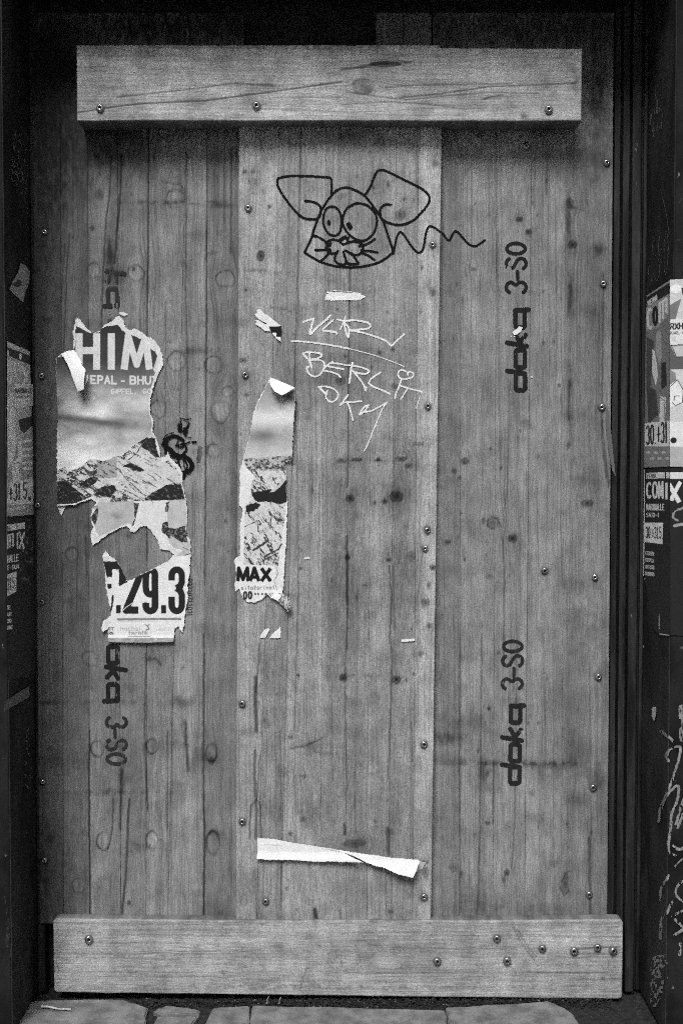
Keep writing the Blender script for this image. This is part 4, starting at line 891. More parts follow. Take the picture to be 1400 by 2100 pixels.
for poly in ([(516, 1010), (530, 1008), (552, 1003), (565, 1006), (578, 990), (587, 982), (588, 1030), (570, 1034), (548, 1028), (530, 1030), (520, 1024)], [(504, 1038), (525, 1030), (534, 1036), (528, 1044), (520, 1048), (505, 1050)]):
    cv.poly(poly, .02, 2.5, 5)
cv.poly([(553, 1010), (560, 1002), (570, 996), (587, 978), (587, 984), (575, 998), (563, 1008)], .45, 1)
for st, wd in (([(555, 1055), (555, 1082)], 2), ([(502, 1080), (528, 1068), (530, 1090)], 1.8), ([(520, 1128), (545, 1112)], 5), ([(548, 1138), (572, 1126), (577, 1116)], 3.6), ([(535, 1152), (570, 1134)], 2)): cv.line(st, wd, .05, jit=1)
cv.poly([(480, 1143), (500, 1158), (566, 1160), (566, 1215), (545, 1217), (530, 1236), (480, 1236)], .66, 1)
cv.line([(564, 1160), (571, 1175), (562, 1190), (568, 1210)], 1.6, .3)
for ch, x0, wdt in (('M', 488, 21), ('A', 513, 18), ('X', 536, 19)):
    for st in FONT[ch]: cv.line([(x0 + x * wdt, 1192 - y * 27) for x, y in st], 7.6, .015, butt=True)
text(cv, 'sitatsrino1', line_fn(495, 1209, 600, 1208, 7.5), 6.4, 1.4, .12, .66, narrow=''); text(cv, '00', line_fn(500, 1228, 560, 1226, 14), 10, 4, .03, .6); 
for xx in (524, 530, 538, 545): cv.line([(xx, 1216), (xx - .5, 1220)], 3.6, .04, butt=True)
ps2 = root('torn_poster', 'narrow torn poster strip with bold black lettering on the central board', 'poster', (float(on_y(540, 1000, Y_CEN)[0]), Y_CEN - .002, float(on_y(540, 1000, Y_CEN)[2])))
sheet(cv, 'printed_sheet', M_PAPER, ps2, Y_CEN - .0022, None, lambda X, Y: -.0006 - .002 * fbm(X / 30, Y / 50, 5, 3) - .014 * sstep(565, 606, X) * sstep(960, 930, Y) - .004 * sstep(570, 590, X) * sstep(1000, 1100, Y) - .006 * sstep(1205, 1235, Y) * sstep(530, 570, X))
cv = Canvas(546, 766, 612, 816, .8, .8); cv.poly([(553, 773), (565, 777), (606, 795), (590, 806), (578, 812), (562, 803), (554, 789)], 'in', .4); cv.g[:] = .75
sheet(cv, 'curled_flap', M_PAPER, ps2, Y_CEN - .019, 'white folded corner at the top', lambda X, Y: -.010 * sstep(775, 812, Y))
cv = Canvas(556, 1210, 602, 1258, .8, .8); cv.poly([(558, 1222), (572, 1216), (580, 1216), (594, 1224), (598, 1236), (592, 1254), (584, 1246), (572, 1236)], 'in', .8, 4); cv.g = np.where(fbm(cv.X / 3, cv.Y / 4, 2, 3) > .5, .5, .1)
sheet(cv, 'curled_flap', M_PAPER, ps2, Y_CEN - .006, 'crumpled printed corner at the bottom', lambda X, Y: -.014 * sstep(570, 596, X))

# ------------------------------------------------------------------ black paste-up beside the mountain poster: trace (320+x/12.35, 830+y/12.35)
def zb_(pts): return [(320 + x / 12.355, 830 + y / 12.353) for x, y in pts]
cv = Canvas(326, 850, 412, 985, .6, .6); cv.g[:] = .006
for st, w_ in (([(170, 1010), (250, 900), (380, 810), (520, 800), (620, 850), (690, 910)], 7), ([(250, 900), (230, 1000), (270, 1100)], 11), ([(180, 880), (240, 800), (330, 730), (450, 712)], 2.6), ([(270, 1100), (240, 1220)], 5), ([(340, 1110), (450, 1240), (600, 1310)], 9), ([(310, 1270), (430, 1320), (550, 1350)], 3.5), ([(560, 1340), (680, 1300), (820, 1370), (910, 1500), (890, 1620), (800, 1700), (660, 1720)], 8.5), ([(580, 1350), (560, 1470)], 5), ([(690, 1400), (770, 1470), (790, 1560), (740, 1650)], 3.4), ([(600, 1520), (620, 1610)], 3.4), ([(660, 1720), (690, 1840)], 7),
    ([(640, 1740), (740, 1780)], 6), ([(550, 1040), (640, 1000), (740, 990), (850, 940)], 3.6), ([(910, 940), (1020, 950)], 3.6), ([(600, 1070), (640, 1080), (690, 1040)], 4), ([(720, 1010), (770, 1100), (760, 1160), (700, 1220)], 4.4), ([(570, 890), (540, 960), (500, 1040)], 2.6), ([(660, 350), (780, 380), (880, 350)], 2.8), ([(620, 340), (630, 370)], 2.6), ([(625, 430), (640, 490)], 3.4), ([(590, 510), (590, 640)], 6.5), ([(640, 560), (630, 700)], 4), ([(720, 600), (700, 700)], 5), ([(840, 460), (790, 600), (740, 790)], 3.8), ([(760, 600), (760, 690)], 6), ([(830, 830), (890, 840)], 2.4), ([(500, 1440), (515, 1560)], 3), ([(700, 1460), (715, 1580)], 2.4)):
    cv.line(smooth(zb_(st), 5), w_ * 1.12, 'in', jit=.6)
pu = sheet(cv, 'paste_up', M_INK, None, -.0030)
tag(pu, 'black ink paste-up of looping round shapes right of the mountain poster', 'sticker')
cv = Canvas(402, 906, 418, 955, .7, .7); cv.g = .03 + .12 * (cv.X - 402) / 14
cv.poly([(407, 912), (415, 917), (414, 930), (411, 948), (403, 950), (404, 930)], 'in', 2, 3); sheet(cv, 'ink_smear', M_INK, pl, -.0012)

# ------------------------------------------------------------------ small scraps
def scrap(name, box, pts, tone, y, lab, cat='paper scrap', bend=None, extra=None, mode='y', X0=0, jit=.8):
    c = Canvas(*box, .8, .8); c.poly(pts, 'in', jit, 4); c.g[:] = tone
    if extra: extra(c)
    if mode == 'y': o = sheet(c, name, M_PAPER, None, y, None, bend)
    else: o = c.mesh(name, M_PAPER, None, lambda X, Y: (lambda p: (p[0] + y, p[1], p[2]))(on_x(X, Y, X0)))
    tag(o, lab, cat)
    return o
def ex(c):
    c.line([(524, 660), (548, 660)], 2, .3)
def sc1(c):
    c.poly([(551, 670), (578, 669), (578, 691), (567, 691), (567, 682), (556, 682)], .015)
    c.line([(520, 650), (545, 664)], 1.6, 'out')
scrap('paper_scrap', (516, 626, 584, 708), [(526, 636), (532, 632), (540, 640), (556, 652), (577, 668), (577, 690), (576, 702), (566, 694), (554, 680), (543, 679), (534, 672), (522, 664), (526, 660), (522, 657), (530, 655), (521, 645), (527, 642)], .68, Y_CEN - .003, 'small white torn corner with a black printed patch above the strip poster', bend=lambda X, Y: -.004 * sstep(560, 578, X), extra=sc1)
scrap('paper_scrap', (524, 1276, 554, 1312), [(531, 1308), (540, 1292), (551, 1287), (553, 1292), (545, 1308)], .66, Y_CEN - .0025, 'left of the two tiny white corners below the strip poster')
scrap('paper_scrap', (545, 1276, 584, 1312), [(551, 1309), (562, 1296), (576, 1283), (576, 1309)], .68, Y_CEN - .0025, 'right of the two tiny white corners below the strip poster')
scrap('staple_strip', (818, 1304, 856, 1322), [(822, 1311), (850, 1309), (851, 1315), (823, 1317)], .7, Y_CEN - .0025, 'tiny white paper strip near the right edge of the central board', jit=.3)
scrap('paper_scrap', (14, 530, 64, 626), [(40, 538), (50, 543), (60, 556), (58, 582), (51, 597), (46, 622), (17, 594), (23, 578), (34, 560)], .34, .003, 'pale leaf shaped scrap stuck high on the left reveal', mode='x', X0=XL, extra=lambda c: c.poly([(24, 583), (34, 573), (42, 575), (42, 584), (35, 590), (27, 588)], .08, 2, 4))
scrap('paper_scrap', (0, 1400, 64, 1468), [(3, 1462), (8, 1438), (30, 1423), (58, 1406), (59, 1430), (30, 1446)], .16, .003, 'slanted pale strip low on the left reveal under the posters', mode='x', X0=XL)
scrap('paper_scrap', (1330, 1440, 1352, 1486), [(1338, 1450), (1347, 1449), (1347, 1466), (1343, 1482), (1338, 1470)], .42, -.003, 'small pale flake on the right reveal above the scribble', mode='x', X0=XR)

# twisted paper strip low on the central board
def strip(cvx):
    pass
tw = root('paper_strip', 'long twisted white paper strip near the foot of the central board', 'paper strip', (float(on_y(690, 1760, Y_CEN)[0]), Y_CEN - .003, float(on_y(690, 1760, Y_CEN)[2])))
cv = Canvas(522, 1712, 752, 1770, 1, 1); cv.poly([(528, 1717), (566, 1720), (600, 1727), (640, 1733), (690, 1741), (722, 1755), (748, 1766), (700, 1765), (640, 1765), (600, 1762), (553, 1762), (530, 1760), (527, 1760)], 'in', .6, 8); cv.g = .68 + 0 * cv.X; cv.line([(541, 1732), (580, 1733)], 1.2, .4)
sheet(cv, 'lower_fold', M_PAPER, tw, Y_CEN - .003, None, lambda X, Y: -.002 - .006 * sstep(1745, 1765, Y) - .004 * sstep(640, 740, X))
cv = Canvas(625, 1728, 880, 1800, 1, 1); cv.poly([(628, 1731), (690, 1742), (740, 1749), (800, 1756), (858, 1760), (861, 1763), (854, 1780), (846, 1797), (815, 1790), (785, 1777), (770, 1775), (748, 1767), (722, 1755), (690, 1745)], 'in', .6, 8); cv.g[:] = .78
sheet(cv, 'upper_fold', M_PAPER, tw, Y_CEN - .009, None, lambda X, Y: -.010 * sstep(700, 850, X) - .004 * sstep(1760, 1790, Y))
cv = Canvas(848, 1760, 878, 1798, 1, 1); cv.poly([(860, 1765), (874, 1768), (866, 1782), (850, 1792)], 'in', 1, 4); cv.g[:] = .38
sheet(cv, 'torn_end', M_PAPER, tw, Y_CEN - .002)

# ------------------------------------------------------------------ posters on the reveals
def rev(X0, off): return lambda X, Y: (lambda p: (p[0] + off, p[1], p[2]))(on_x(X, Y, X0))
# the reveal's corner in the picture
def corner(X0, py):                                # px of the pier corner at this height
    lo, hi = (0, 200) if X0 < 0 else (1300, 1400)
    dx, dy, dz = ray(700, py)
    return 700 + X0 / ((Y_FRONT + DIST)) * FPX * float(dy)
def blobs(seed):
    def f(X, Y):
        a = fbm(X / 9, Y / 40, seed, 3); b = fbm(X / 6, Y / 22, seed + 4, 3)
        g = .22 + .0 * a
        g = np.where(a > .56, .42, g); g = np.where(a < .42, .06, g); g = np.where(b > .62, .58, g); g = np.where(np.abs(b - .62) < .012, .03, g)
        return g
    return f
# left, upper: faces x from the corner (about 12) to 70
def side_text(cv, s, x0, y0, x1, y1, h0, h1, adv, wd, val, w=.72, narrow='I1il.,'): text(cv, s, line_fn(x0, y0, x1, y1, h0, h1), adv, wd, val, w, False, narrow)
def ltop(x): return 697 + (x - 8) * .44 if x > 8 else 697
p1 = root('fair_poster', 'upper pale comic fair poster on the left reveal with a small sticker', 'poster', (XL, -.1, float(on_x(40, 900, XL)[2])))
cv = Canvas(13.5, 690, 76, 1060, .25, .9); X, Y = cv.X, cv.Y
cv.poly([(13, 699), (60, 720), (65, 850), (71, 1000), (76, 1055), (13, 1060)], 'in', .3)
cv.g[:] = .2
cv.poly([(8, 690), (80, 722), (80, 738), (8, 708)], .24); cv.poly([(8, 710), (80, 736), (80, 756), (8, 726)], .03); side_text(cv, 'NA', 9, 727, 40, 739, 11, 10, 5, 1.4, .6); cv.line([(41, 727), (41, 735)], 4, .62)
cv.poly([(8, 727), (80, 757), (80, 900), (8, 900)], .2); cv.poly([(8, 900), (72, 900), (74, 985), (8, 985)], .16)
for st in ([(15, 740), (15, 782)], [(22, 742), (22, 780)], [(28, 744), (30, 772)], [(14, 740), (30, 745)]): cv.line(st, 4.2, .55)
cv.line([(38, 745), (40, 765)], 3, .5); cv.line([(45, 752), (60, 790)], 4.5, .56); cv.line([(61, 752), (46, 790)], 4.5, .56)
# plain abstract shapes in place of the printed figure
cv.poly(arc(14, 845, 8, 26, 0, 360, 16), .36); cv.poly([(18, 800), (32, 815), (30, 870), (20, 900), (14, 860)], .3, 1, 6); cv.poly([(36, 862), (72, 850), (70, 868), (48, 890), (40, 880)], .03, 1)
cv.poly([(14, 880), (26, 870), (34, 900), (28, 940), (16, 960)], .42, 1, 6); cv.poly([(36, 905), (44, 900), (45, 940), (40, 960), (36, 940)], .5); cv.poly([(22, 950), (40, 936), (44, 1000), (26, 1006)], .5, 1, 6); cv.line([(24, 952), (38, 948), (41, 985), (30, 1002), (24, 980)], 1.4, .05)
for k, yy in enumerate((905, 922, 935, 950, 962)): cv.line([(47, yy), (64, yy - 2)], 5, .32 if k % 2 else .45)
cv.poly([(20, 988), (73, 980), (76, 1032), (12, 1036)], .5); side_text(cv, '+31.5.', 18, 1028, 70, 1020, 34, 32, 9.5, 3.2, .03)
cv.line([(60, 1022), (60, 1024)], 6, .03); cv.poly([(10, 1036), (76, 1032), (77, 1058), (10, 1062)], .16); cv.line([(14, 1046), (48, 1041)], 5, .26); cv.line([(20, 1060), (70, 1057)], 2, .4)
cv.mesh('printed_sheet', M_PAPER, p1, rev(XL, .0018), 2.6)
cv = Canvas(26, 784, 75, 842, .3, .8); cv.poly([(27, 788), (70, 786), (73, 832), (27, 838)], 'in', .3); cv.g[:] = .42
side_text(cv, 'MARX', 29, 806, 60, 806, 9, 9, 4.6, 2, .06); side_text(cv, 'HALLE', 44, 806, 75, 806, 9, 9, 4, 2, .06); side_text(cv, 'SIMMERUN', 29, 816, 75, 815, 5, 5, 4, 1.1, .1); cv.line([(30, 826), (60, 824)], 3, .3)
cv.mesh('sticker', M_PAPER, p1, rev(XL, .0034), 2.2)['label'] = 'small pale sticker with the hall name'
p2 = root('fair_poster', 'lower black comic fair poster on the left reveal', 'poster', (XL, -.1, float(on_x(40, 1200, XL)[2])))
cv = Canvas(14, 1058, 84, 1400, .25, .9); cv.poly([(13, 1064), (78, 1062), (83, 1330), (80, 1380), (13, 1396)], 'in', .3); cv.g[:] = .02
cv.g += .05 * (fbm(cv.X / 5, cv.Y / 9, 3, 4) > .66) * (cv.X > 40) * (cv.Y < 1200)
cv.poly([(8, 1077), (50, 1071), (50, 1084), (8, 1090)], .5); side_text(cv, 'NA', 10, 1088, 40, 1084, 8, 8, 6, 1.4, .05); cv.line([(34, 1073), (34, 1085)], 2.2, .05)
for st in ([(15, 1100), (15, 1124)], [(20, 1097), (20, 1122)], [(26, 1096), (26, 1120)], [(15, 1098), (26, 1095)], [(35, 1094), (35, 1124)]): cv.line(st, 3, .5)
cv.line([(39, 1092), (48, 1124)], 3.4, .5); cv.line([(49, 1092), (39, 1124)], 3.4, .5)
side_text(cv, 'KHALLE', 9, 1155, 40, 1149, 15, 13, 5, 1.7, .42); side_text(cv, 'TE-SUN', 9, 1170, 40, 1165, 9, 8, 5, 1.4, .36)
cv.poly([(8, 1180), (33, 1172), (33, 1213), (8, 1226)], .5); side_text(cv, '+31.5.', 9, 1213, 40, 1202, 24, 22, 5.4, 2, .03)
for k, s in enumerate(('SIE', 'OUR', 'SZO', 'ARIE')): side_text(cv, s, 10, 1250 + k * 14, 40, 1247 + k * 13, 7, 6, 4.4, 1.7, .34)
cv.mesh('printed_sheet', M_PAPER, p2, rev(XL, .0018), 2.4)
# right, upper: reveal part (1320..1373) and the part folded round on to the front face
p3 = root('fair_poster', 'upper pale comic fair poster folded round the right corner', 'poster', (XR, -.2, float(on_x(1350, 800, XR)[2])))
def cor(x, y): return x
cv = Canvas(1316, 565, 1373.5, 965, .25, .9); X, Y = cv.X, cv.Y
cv.poly([(1326, 606), (1375, 573), (1375, 957), (1318, 960), (1320, 800), (1322, 700)], 'in', .5)
cv.g = .14 + .0 * X; cv.poly([(1323, 606), (1376, 572), (1376, 582), (1323, 616)], .18); cv.poly([(1326, 610), (1376, 578), (1376, 600), (1326, 632)], .02); side_text(cv, 'VIENNA', 1328, 628, 1375, 597, 10, 12, 4.6, 1.4, .5)
cv.poly([(1322, 632), (1376, 600), (1376, 640), (1350, 672), (1322, 680)], .2); cv.line(arc(1333, 653, 4.5, 20, 60, 300, 10), 5, .52); cv.line(arc(1344, 648, 3.6, 18, 0, 360, 12), 5.2, .02)
for st in ([(1353, 625), (1353, 660)], [(1360, 618), (1360, 652)], [(1367, 612), (1367, 640)], [(1353, 622), (1367, 613)]): cv.line(st, 4.6, .54)
cv.poly([(1326, 690), (1342, 700), (1334, 800), (1326, 800)], .06, 1, 6); cv.poly([(1346, 680), (1356, 678), (1358, 730), (1352, 750), (1345, 720)], .24, 1, 6); cv.poly([(1338, 715), (1344, 722), (1350, 770), (1345, 792), (1337, 760)], .46, 1, 6); cv.poly([(1326, 790), (1346, 800), (1350, 850), (1330, 870)], .05, 1, 6)
cv.poly([(1356, 745), (1366, 742), (1368, 790), (1357, 800)], .03, 1, 6); cv.poly([(1354, 812), (1366, 815), (1364, 865), (1352, 872)], .46, 1, 6); cv.line([(1354, 815), (1364, 822), (1362, 862)], 1.2, .05)
cv.poly([(1322, 868), (1376, 862), (1376, 915), (1320, 916)], .52); side_text(cv, '30.+31', 1326, 912, 1372, 906, 38, 42, 8.6, 3.4, .03); cv.poly([(1320, 918), (1376, 916), (1376, 955), (1318, 958)], .16, .3)
for k in range(6): cv.line([(1327 + 8 * k, 928 + 12 * (k % 2)), (1331 + 8 * k, 928 + 12 * (k % 2))], 5, .34)
cv.line([(1321, 680), (1320, 956)], 4, .3, jit=2)
cv.mesh('side_sheet', M_PAPER, p3, rev(XR, -.0018), 1.75)
def on_front(off): return lambda X, Y: on_y(X, Y, Y_FRONT - off)
cv = Canvas(1372.5, 568, 1432, 962, .7, .9); X, Y = cv.X, cv.Y
cv.poly([(1372, 573), (1430, 570), (1430, 958), (1372, 957)], 'in', .2); cv.g[:] = .5
cv.poly([(1372, 573), (1430, 570), (1430, 602), (1372, 602)], .5); cv.poly(arc(1385, 592, 12, 9, 0, 360, 16), .68); cv.poly([(1372, 626), (1396, 612), (1384, 655), (1372, 656)], .16); cv.poly([(1396, 590), (1430, 590), (1430, 604), (1398, 604)], .04)
cv.poly([(1372, 705), (1384, 730), (1430, 735), (1430, 757), (1372, 757)], .1); cv.poly([(1374, 705), (1430, 700), (1430, 732), (1386, 732)], .45); cv.line([(1374, 705), (1386, 732), (1430, 731)], 1.6, .03); cv.poly([(1372, 757), (1384, 765), (1386, 780), (1376, 792), (1372, 790)], .2)
cv.poly([(1372, 790), (1388, 778), (1400, 800), (1398, 825), (1384, 832), (1372, 834)], .64, 1, 8); cv.line([(1374, 792), (1388, 779), (1400, 800), (1398, 825), (1384, 832), (1378, 826)], 1.6, .03); cv.line([(1381, 822), (1382, 812), (1392, 812)], 1.5, .03)
cv.poly([(1372, 865), (1430, 865), (1430, 916), (1372, 916)], .62); cv.line([(1379.5, 903), (1380.5, 903)], 12, .02); cv.poly([(1372, 916), (1430, 916), (1430, 958), (1372, 958)], .36)
cv.mesh('front_sheet', M_PAPER, p3, on_front(.002))
cv = Canvas(1373, 648, 1432, 712, .5, .8); cv.poly([(1373, 655), (1430, 650), (1430, 705), (1373, 708)], 'in', .3); cv.g[:] = .6
side_text(cv, 'RX', 1374, 675, 1430, 674, 11, 11, 9, 3, .03); side_text(cv, 'HALLE', 1392, 674, 1430, 674, 11, 11, 9, 3, .03); side_text(cv, 'KARL-FARKAS', 1374, 686, 1430, 684, 6, 6, 5, 1.2, .1); side_text(cv, '12', 1376, 698, 1430, 697, 7, 7, 7, 1.4, .35)
cv.mesh('sticker', M_PAPER, p3, on_front(.004))['label'] = 'pale sticker with the hall name'
p4 = root('fair_poster', 'lower black comic fair poster folded round the right corner', 'poster', (XR, -.2, float(on_x(1350, 1100, XR)[2])))
cv = Canvas(1306, 958, 1374, 1310, .25, .9); cv.poly([(1323, 962), (1375, 959), (1375, 1304), (1352, 1303), (1342, 1292), (1322, 1190)], 'in', .5); cv.g[:] = .02
cv.poly([(1326, 970), (1364, 968), (1364, 981), (1326, 982)], .5); cv.line([(1370, 968), (1370, 981)], 7, .5, butt=True); side_text(cv, 'VIENNA', 1327, 981, 1364, 980, 9, 9, 3.6, 1.1, .05)
side_text(cv, 'COM', 1327, 1021, 1364, 1021, 31, 33, 12, 3.8, .52); cv.line([(1367, 990), (1367, 1024)], 4.6, .52, butt=True)
side_text(cv, 'MARX', 1326, 1046, 1364, 1046, 12, 12, 4.6, 1.7, .42, .7); side_text(cv, 'HALLE', 1342, 1046, 1364, 1046, 12, 12, 4.2, 1.7, .42, .7); side_text(cv, 'SA10-18', 1326, 1060, 1364, 1060, 8, 8, 5.2, 1.5, .36)
cv.poly([(1318, 1072), (1360, 1072), (1359, 1116), (1318, 1111)], .52); cv.poly([(1316, 1070), (1360, 1073), (1359, 1116), (1316, 1110)], 'in', .5); side_text(cv, '30.+31.5.', 1325, 1103, 1360, 1105, 22, 24, 4.9, 2, .03)
for k in range(4): side_text(cv, ('CITIZEN', 'COSPLAY', 'ARTISTS', 'HOBBITS')[k], 1324, 1137 + 14 * k, 1345, 1140 + 14 * k, 6.5, 7, 2.9, 1.2, .34)
cv.poly([(1317, 965), (1323, 962), (1323, 1075), (1319, 1075)], 'in', 1, 4); cv.poly([(1317, 1110), (1322, 1112), (1321, 1180), (1316, 1184)], 'in', 1, 4)
cv.g = np.where(cv.X < 1322.5, .5 + .2 * fbm(cv.X, cv.Y / 3, 3, 2), cv.g); cv.line([(1352, 1260), (1352, 1290)], 1.2, .3); cv.line([(1353, 1300), (1372, 1303)], 1.6, .34)
cv.mesh('side_sheet', M_PAPER, p4, rev(XR, -.0018), 1.75)
cv = Canvas(1373, 959, 1432, 1310, .7, .9); cv.poly([(1372, 960), (1430, 960), (1430, 1306), (1372, 1303)], 'in', .2); cv.g[:] = .02
cv.poly([(1372, 968), (1430, 968), (1430, 982), (1372, 982)], .56); cv.line([(1370, 992), (1392, 1030)], 9, .56, butt=True); cv.line([(1394, 988), (1374, 1026)], 8, .56, butt=True); cv.line([(1368, 1025), (1380, 1025)], 3, .5)
cv.line(smooth([(1398, 1042), (1384, 1048), (1379, 1060), (1388, 1068)]), 4.5, .24, jit=2); cv.line([(1382, 1078), (1400, 1075)], 6, .28, jit=2.5)
cv.mesh('front_sheet', M_PAPER, p4, on_front(.002))

# shreds of older paper at the left edge of the right posters
scrap('paper_scrap', (1304, 972, 1318, 1080), [(1308, 980), (1311, 976), (1315, 985), (1314, 1030), (1312, 1075), (1309, 1070), (1307, 1020)], .26, -.003, 'thin vertical shred left of the lower poster on the right reveal', mode='x', X0=XR, jit=1.4)

# ------------------------------------------------------------------ scribbles and scratches on the piers
def on_right(X, Y):
    cx = np.vectorize(lambda y: corner(XR, y))(Y) if X.size < 4e5 else corner(XR, 1700)
    a = on_x(X, Y, XR); b = on_y(X, Y, Y_FRONT - .0018)
    s = X < cx
    return np.where(s, a[0] - .0016, b[0]), np.where(s, a[1], b[1]), np.where(s, a[2], b[2])
cv = Canvas(1330, 1420, 1420, 1960, .5, .9); cv.g = .2 * (.4 + 1.2 * fbm(cv.X / 3, cv.Y / 9, 4, 3))
for st, w_ in (([(1356, 1500), (1366, 1508), (1380, 1520)], 4.5), ([(1370, 1560), (1366, 1550), (1372, 1538), (1386, 1531), (1394, 1534), (1392, 1550), (1380, 1590), (1368, 1625), (1356, 1660), (1351, 1684)], 4), ([(1352, 1665), (1362, 1640), (1376, 1620), (1390, 1612), (1388, 1640), (1376, 1670), (1374, 1700), (1370, 1730), (1374, 1750), (1384, 1754)], 4), ([(1385, 1690), (1400, 1640), (1415, 1620)], 3.6), ([(1388, 1698), (1400, 1668)], 3.6), ([(1380, 1735), (1392, 1742), (1404, 1738)], 4),
              ([(1404, 1802), (1390, 1815), (1384, 1828), (1390, 1842), (1404, 1850)], 3.6), ([(1382, 1778), (1392, 1766), (1404, 1760)], 3), ([(1370, 1795), (1362, 1812), (1356, 1822), (1354, 1846)], 3.6), ([(1377, 1850), (1366, 1872), (1357, 1885), (1354, 1925)], 4), ([(1376, 1880), (1390, 1872), (1406, 1864)], 3.6), ([(1384, 1886), (1398, 1900)], 4), ([(1382, 1918), (1396, 1908), (1410, 1900)], 4.6), ([(1394, 1936), (1392, 1960)], 4), ([(1396, 1450), (1397, 1516)], 7)):
    cv.line(smooth(st, 6), w_ * 1.55, 'in', jit=1.2)
worn(cv, .33, 3)
cv.mesh('pale_scribble', M_INK, rw, on_right)['label'] = 'tall pale looping scribble'
def flakes(parent, box, X0, thr, dens, seed, lab, sgn, shape, val=.2, sy=4.0, wx=1.6):
    c = Canvas(*box, .35, .9)
    n1 = fbm(c.X / wx + c.Y * .03, c.Y / sy, seed, 4)
    c.m = inside(c.X, c.Y, shape) & (n1 > thr)
    c.g = val * (.6 + .8 * fbm(c.X, c.Y / 3, seed, 2))
    if c.m.sum() > 20:
        o = c.mesh('paint_scratch', M_INK, parent, rev(X0, sgn * .0012)); o['label'] = lab
flakes(lw, (10, 262, 64, 460), XL, .57, 1, 5, 'flaked pale scratches high on the reveal', 1, [(28, 268), (40, 266), (54, 300), (58, 340), (54, 400), (62, 450), (56, 452), (46, 400), (30, 392), (16, 350), (22, 300)], .16)
flakes(rw, (1322, 150, 1380, 292), XR, .55, 1, 8, 'flaked pale scratches high on the reveal', -1, [(1345, 165), (1352, 170), (1360, 240), (1354, 282), (1334, 280), (1330, 240), (1342, 205)], .16, 14, 1.5)
flakes(rw, (1330, 1940, 1374, 2080), XR, .50, 1, 9, 'chipped pale plaster near the ground', -1, [(1334, 1978), (1340, 1960), (1372, 1955), (1373, 1975), (1352, 1990), (1362, 2010), (1358, 2040), (1345, 2064), (1334, 2068), (1332, 2020)], .2, 5, 4)
flakes(lw, (1, 1780, 36, 2000), XL, .50, 1, 12, 'long pale scuff near the ground', 1, [(10, 1785), (14, 1860), (20, 1900), (22, 1960), (16, 1996), (12, 1960), (9, 1880)], .12, 12, 2)
flakes(lw, (40, 1480, 66, 1660), XL, .60, 1, 15, 'small light nicks below the posters', 1, [(50, 1500), (60, 1490), (62, 1600), (56, 1640), (50, 1600)], .2, 5, 2)
flakes(lw, (14, 1330, 70, 1400), XL, .62, 1, 16, 'short light nicks under the black poster', 1, [(20, 1335), (66, 1332), (66, 1392), (20, 1396)], .16, 5, 2)
cv = Canvas(1318, 380, 1382, 590, .4, .9); cv.g[:] = .16
for st in ([(1355, 390), (1362, 420), (1368, 450), (1372, 480)], [(1366, 472), (1362, 500), (1362, 550), (1366, 562), (1370, 520), (1369, 480)], [(1346, 488), (1338, 500), (1340, 520), (1350, 530), (1352, 560), (1346, 575), (1340, 560)], [(1352, 484), (1350, 510), (1356, 540)], [(1334, 545), (1330, 550), (1330, 565), (1336, 572), (1334, 580)], [(1378, 212), (1379, 300)], [(1355, 514), (1358, 508)]): cv.line(smooth(st, 5), 1.3, 'in', jit=.3)
cv.mesh('thin_scrawl', M_INK, rw, rev(XR, -.0012))['label'] = 'thin scratched letters above the posters'
cv = Canvas(1300, 1320, 1334, 1420, .4, .8); cv.g[:] = .3
for st in ([(1318, 1325), (1320, 1330)], [(1322, 1356), (1319, 1370), (1321, 1392)], [(1322, 1356), (1327, 1366)]): cv.line(st, 1.8, 'in', jit=.5)
cv.mesh('thin_scrawl', M_INK, fr, lambda X, Y: on_y(X, Y, .009))['label'] = 'short light scratch under the right posters'

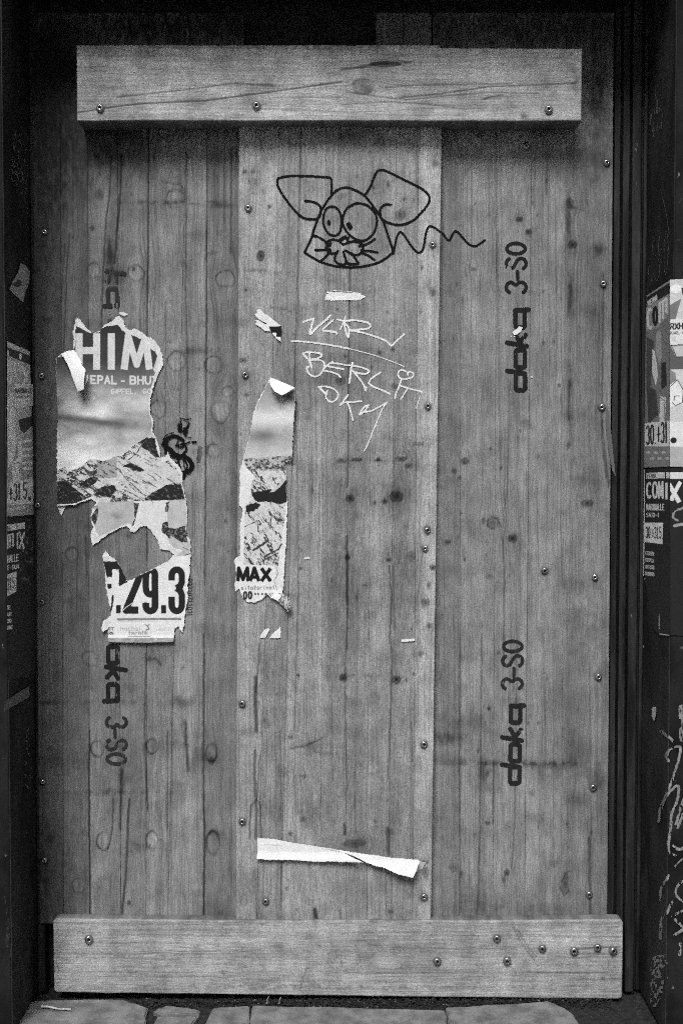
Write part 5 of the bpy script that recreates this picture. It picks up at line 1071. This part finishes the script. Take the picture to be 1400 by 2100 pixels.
# ------------------------------------------------------------------ litter along the foot
def bits(name, n, fn, size, material, seed):
    r = np.random.default_rng(seed)
    base = np.array([(1, 0, 0), (-.5, .87, 0), (-.5, -.87, 0), (0, 0, 1), (0, 0, -.6)]); fc = np.array([(0, 1, 3), (1, 2, 3), (2, 0, 3), (1, 0, 4), (2, 1, 4), (0, 2, 4)])
    V = []; F = []
    for k in range(n):
        x, y, z = fn(r)
        s = size * r.uniform(.4, 1.5) * np.array([r.uniform(.5, 1.6), r.uniform(.5, 1.6), r.uniform(.3, .9)])
        a = r.uniform(0, 6.28); c, q = math.cos(a), math.sin(a)
        b = base * s; b = np.stack([b[:, 0] * c - b[:, 1] * q, b[:, 0] * q + b[:, 1] * c, b[:, 2]], -1) + (x, y, z)
        F.append(fc + 5 * k); V.append(b)
    return mesh_np(name, np.concatenate(V), np.concatenate(F), material, None, False)
def strip_pos(r):
    px = r.uniform(80, 1260)
    y = Y_FOOT - abs(r.normal(0, .016)) - .001
    return float(on_y(px, 2040, -.08)[0]), y, -.008 + r.uniform(-.002, .002) + .008 * math.exp(-((y - Y_FOOT) / .012) ** 2)
lit = bits('soil_litter', 5000, strip_pos, .0024, M_JOINT, 3); tag(lit, 'dark soil and grit gathered along the foot of the boards', 'soil', None, 'stuff')
lit2 = bits('grit', 260, strip_pos, .0022, M_GRIT, 5); tag(lit2, 'pale grit scattered in the dark soil line', 'grit', None, 'stuff')
def twig(p0, p1, r0, lab, name='twig'):
    a, b = Vector(p0), Vector(p1)
    V, F = [], []
    N, K = 6, 6
    d = (b - a).normalized(); u = d.orthogonal().normalized(); w = d.cross(u)
    for k in range(K + 1):
        c = a.lerp(b, k / K) + u * .0012 * math.sin(k * 1.3) 
        for i in range(N):
            t = 6.2832 * i / N
            V.append(tuple(c + (u * math.cos(t) + w * math.sin(t)) * r0 * (1 - .35 * k / K)))
    for k in range(K):
        for i in range(N): F.append((k * N + i, k * N + (i + 1) % N, (k + 1) * N + (i + 1) % N, (k + 1) * N + i))
    o = mesh_np(name, V, F, M_TWIG, None); tag(o, lab, 'twig'); return o
twig(tuple(float(v) for v in on_z(86, 2064, .006)), tuple(float(v) for v in on_z(146, 2071, .006)), .0032, 'short pale stick lying on the ground at the left')
for k, (x, h) in enumerate(((547, 14), (572, 12))):
    twig(tuple(float(v) for v in on_z(x, 2058, .0)), tuple(float(v) for v in on_z(x + 3, 2058 - h, .018)), .0016, ['pale bent stalk standing in the soil below the plank', 'second pale stalk just right of the bent one'][k], 'stalk')
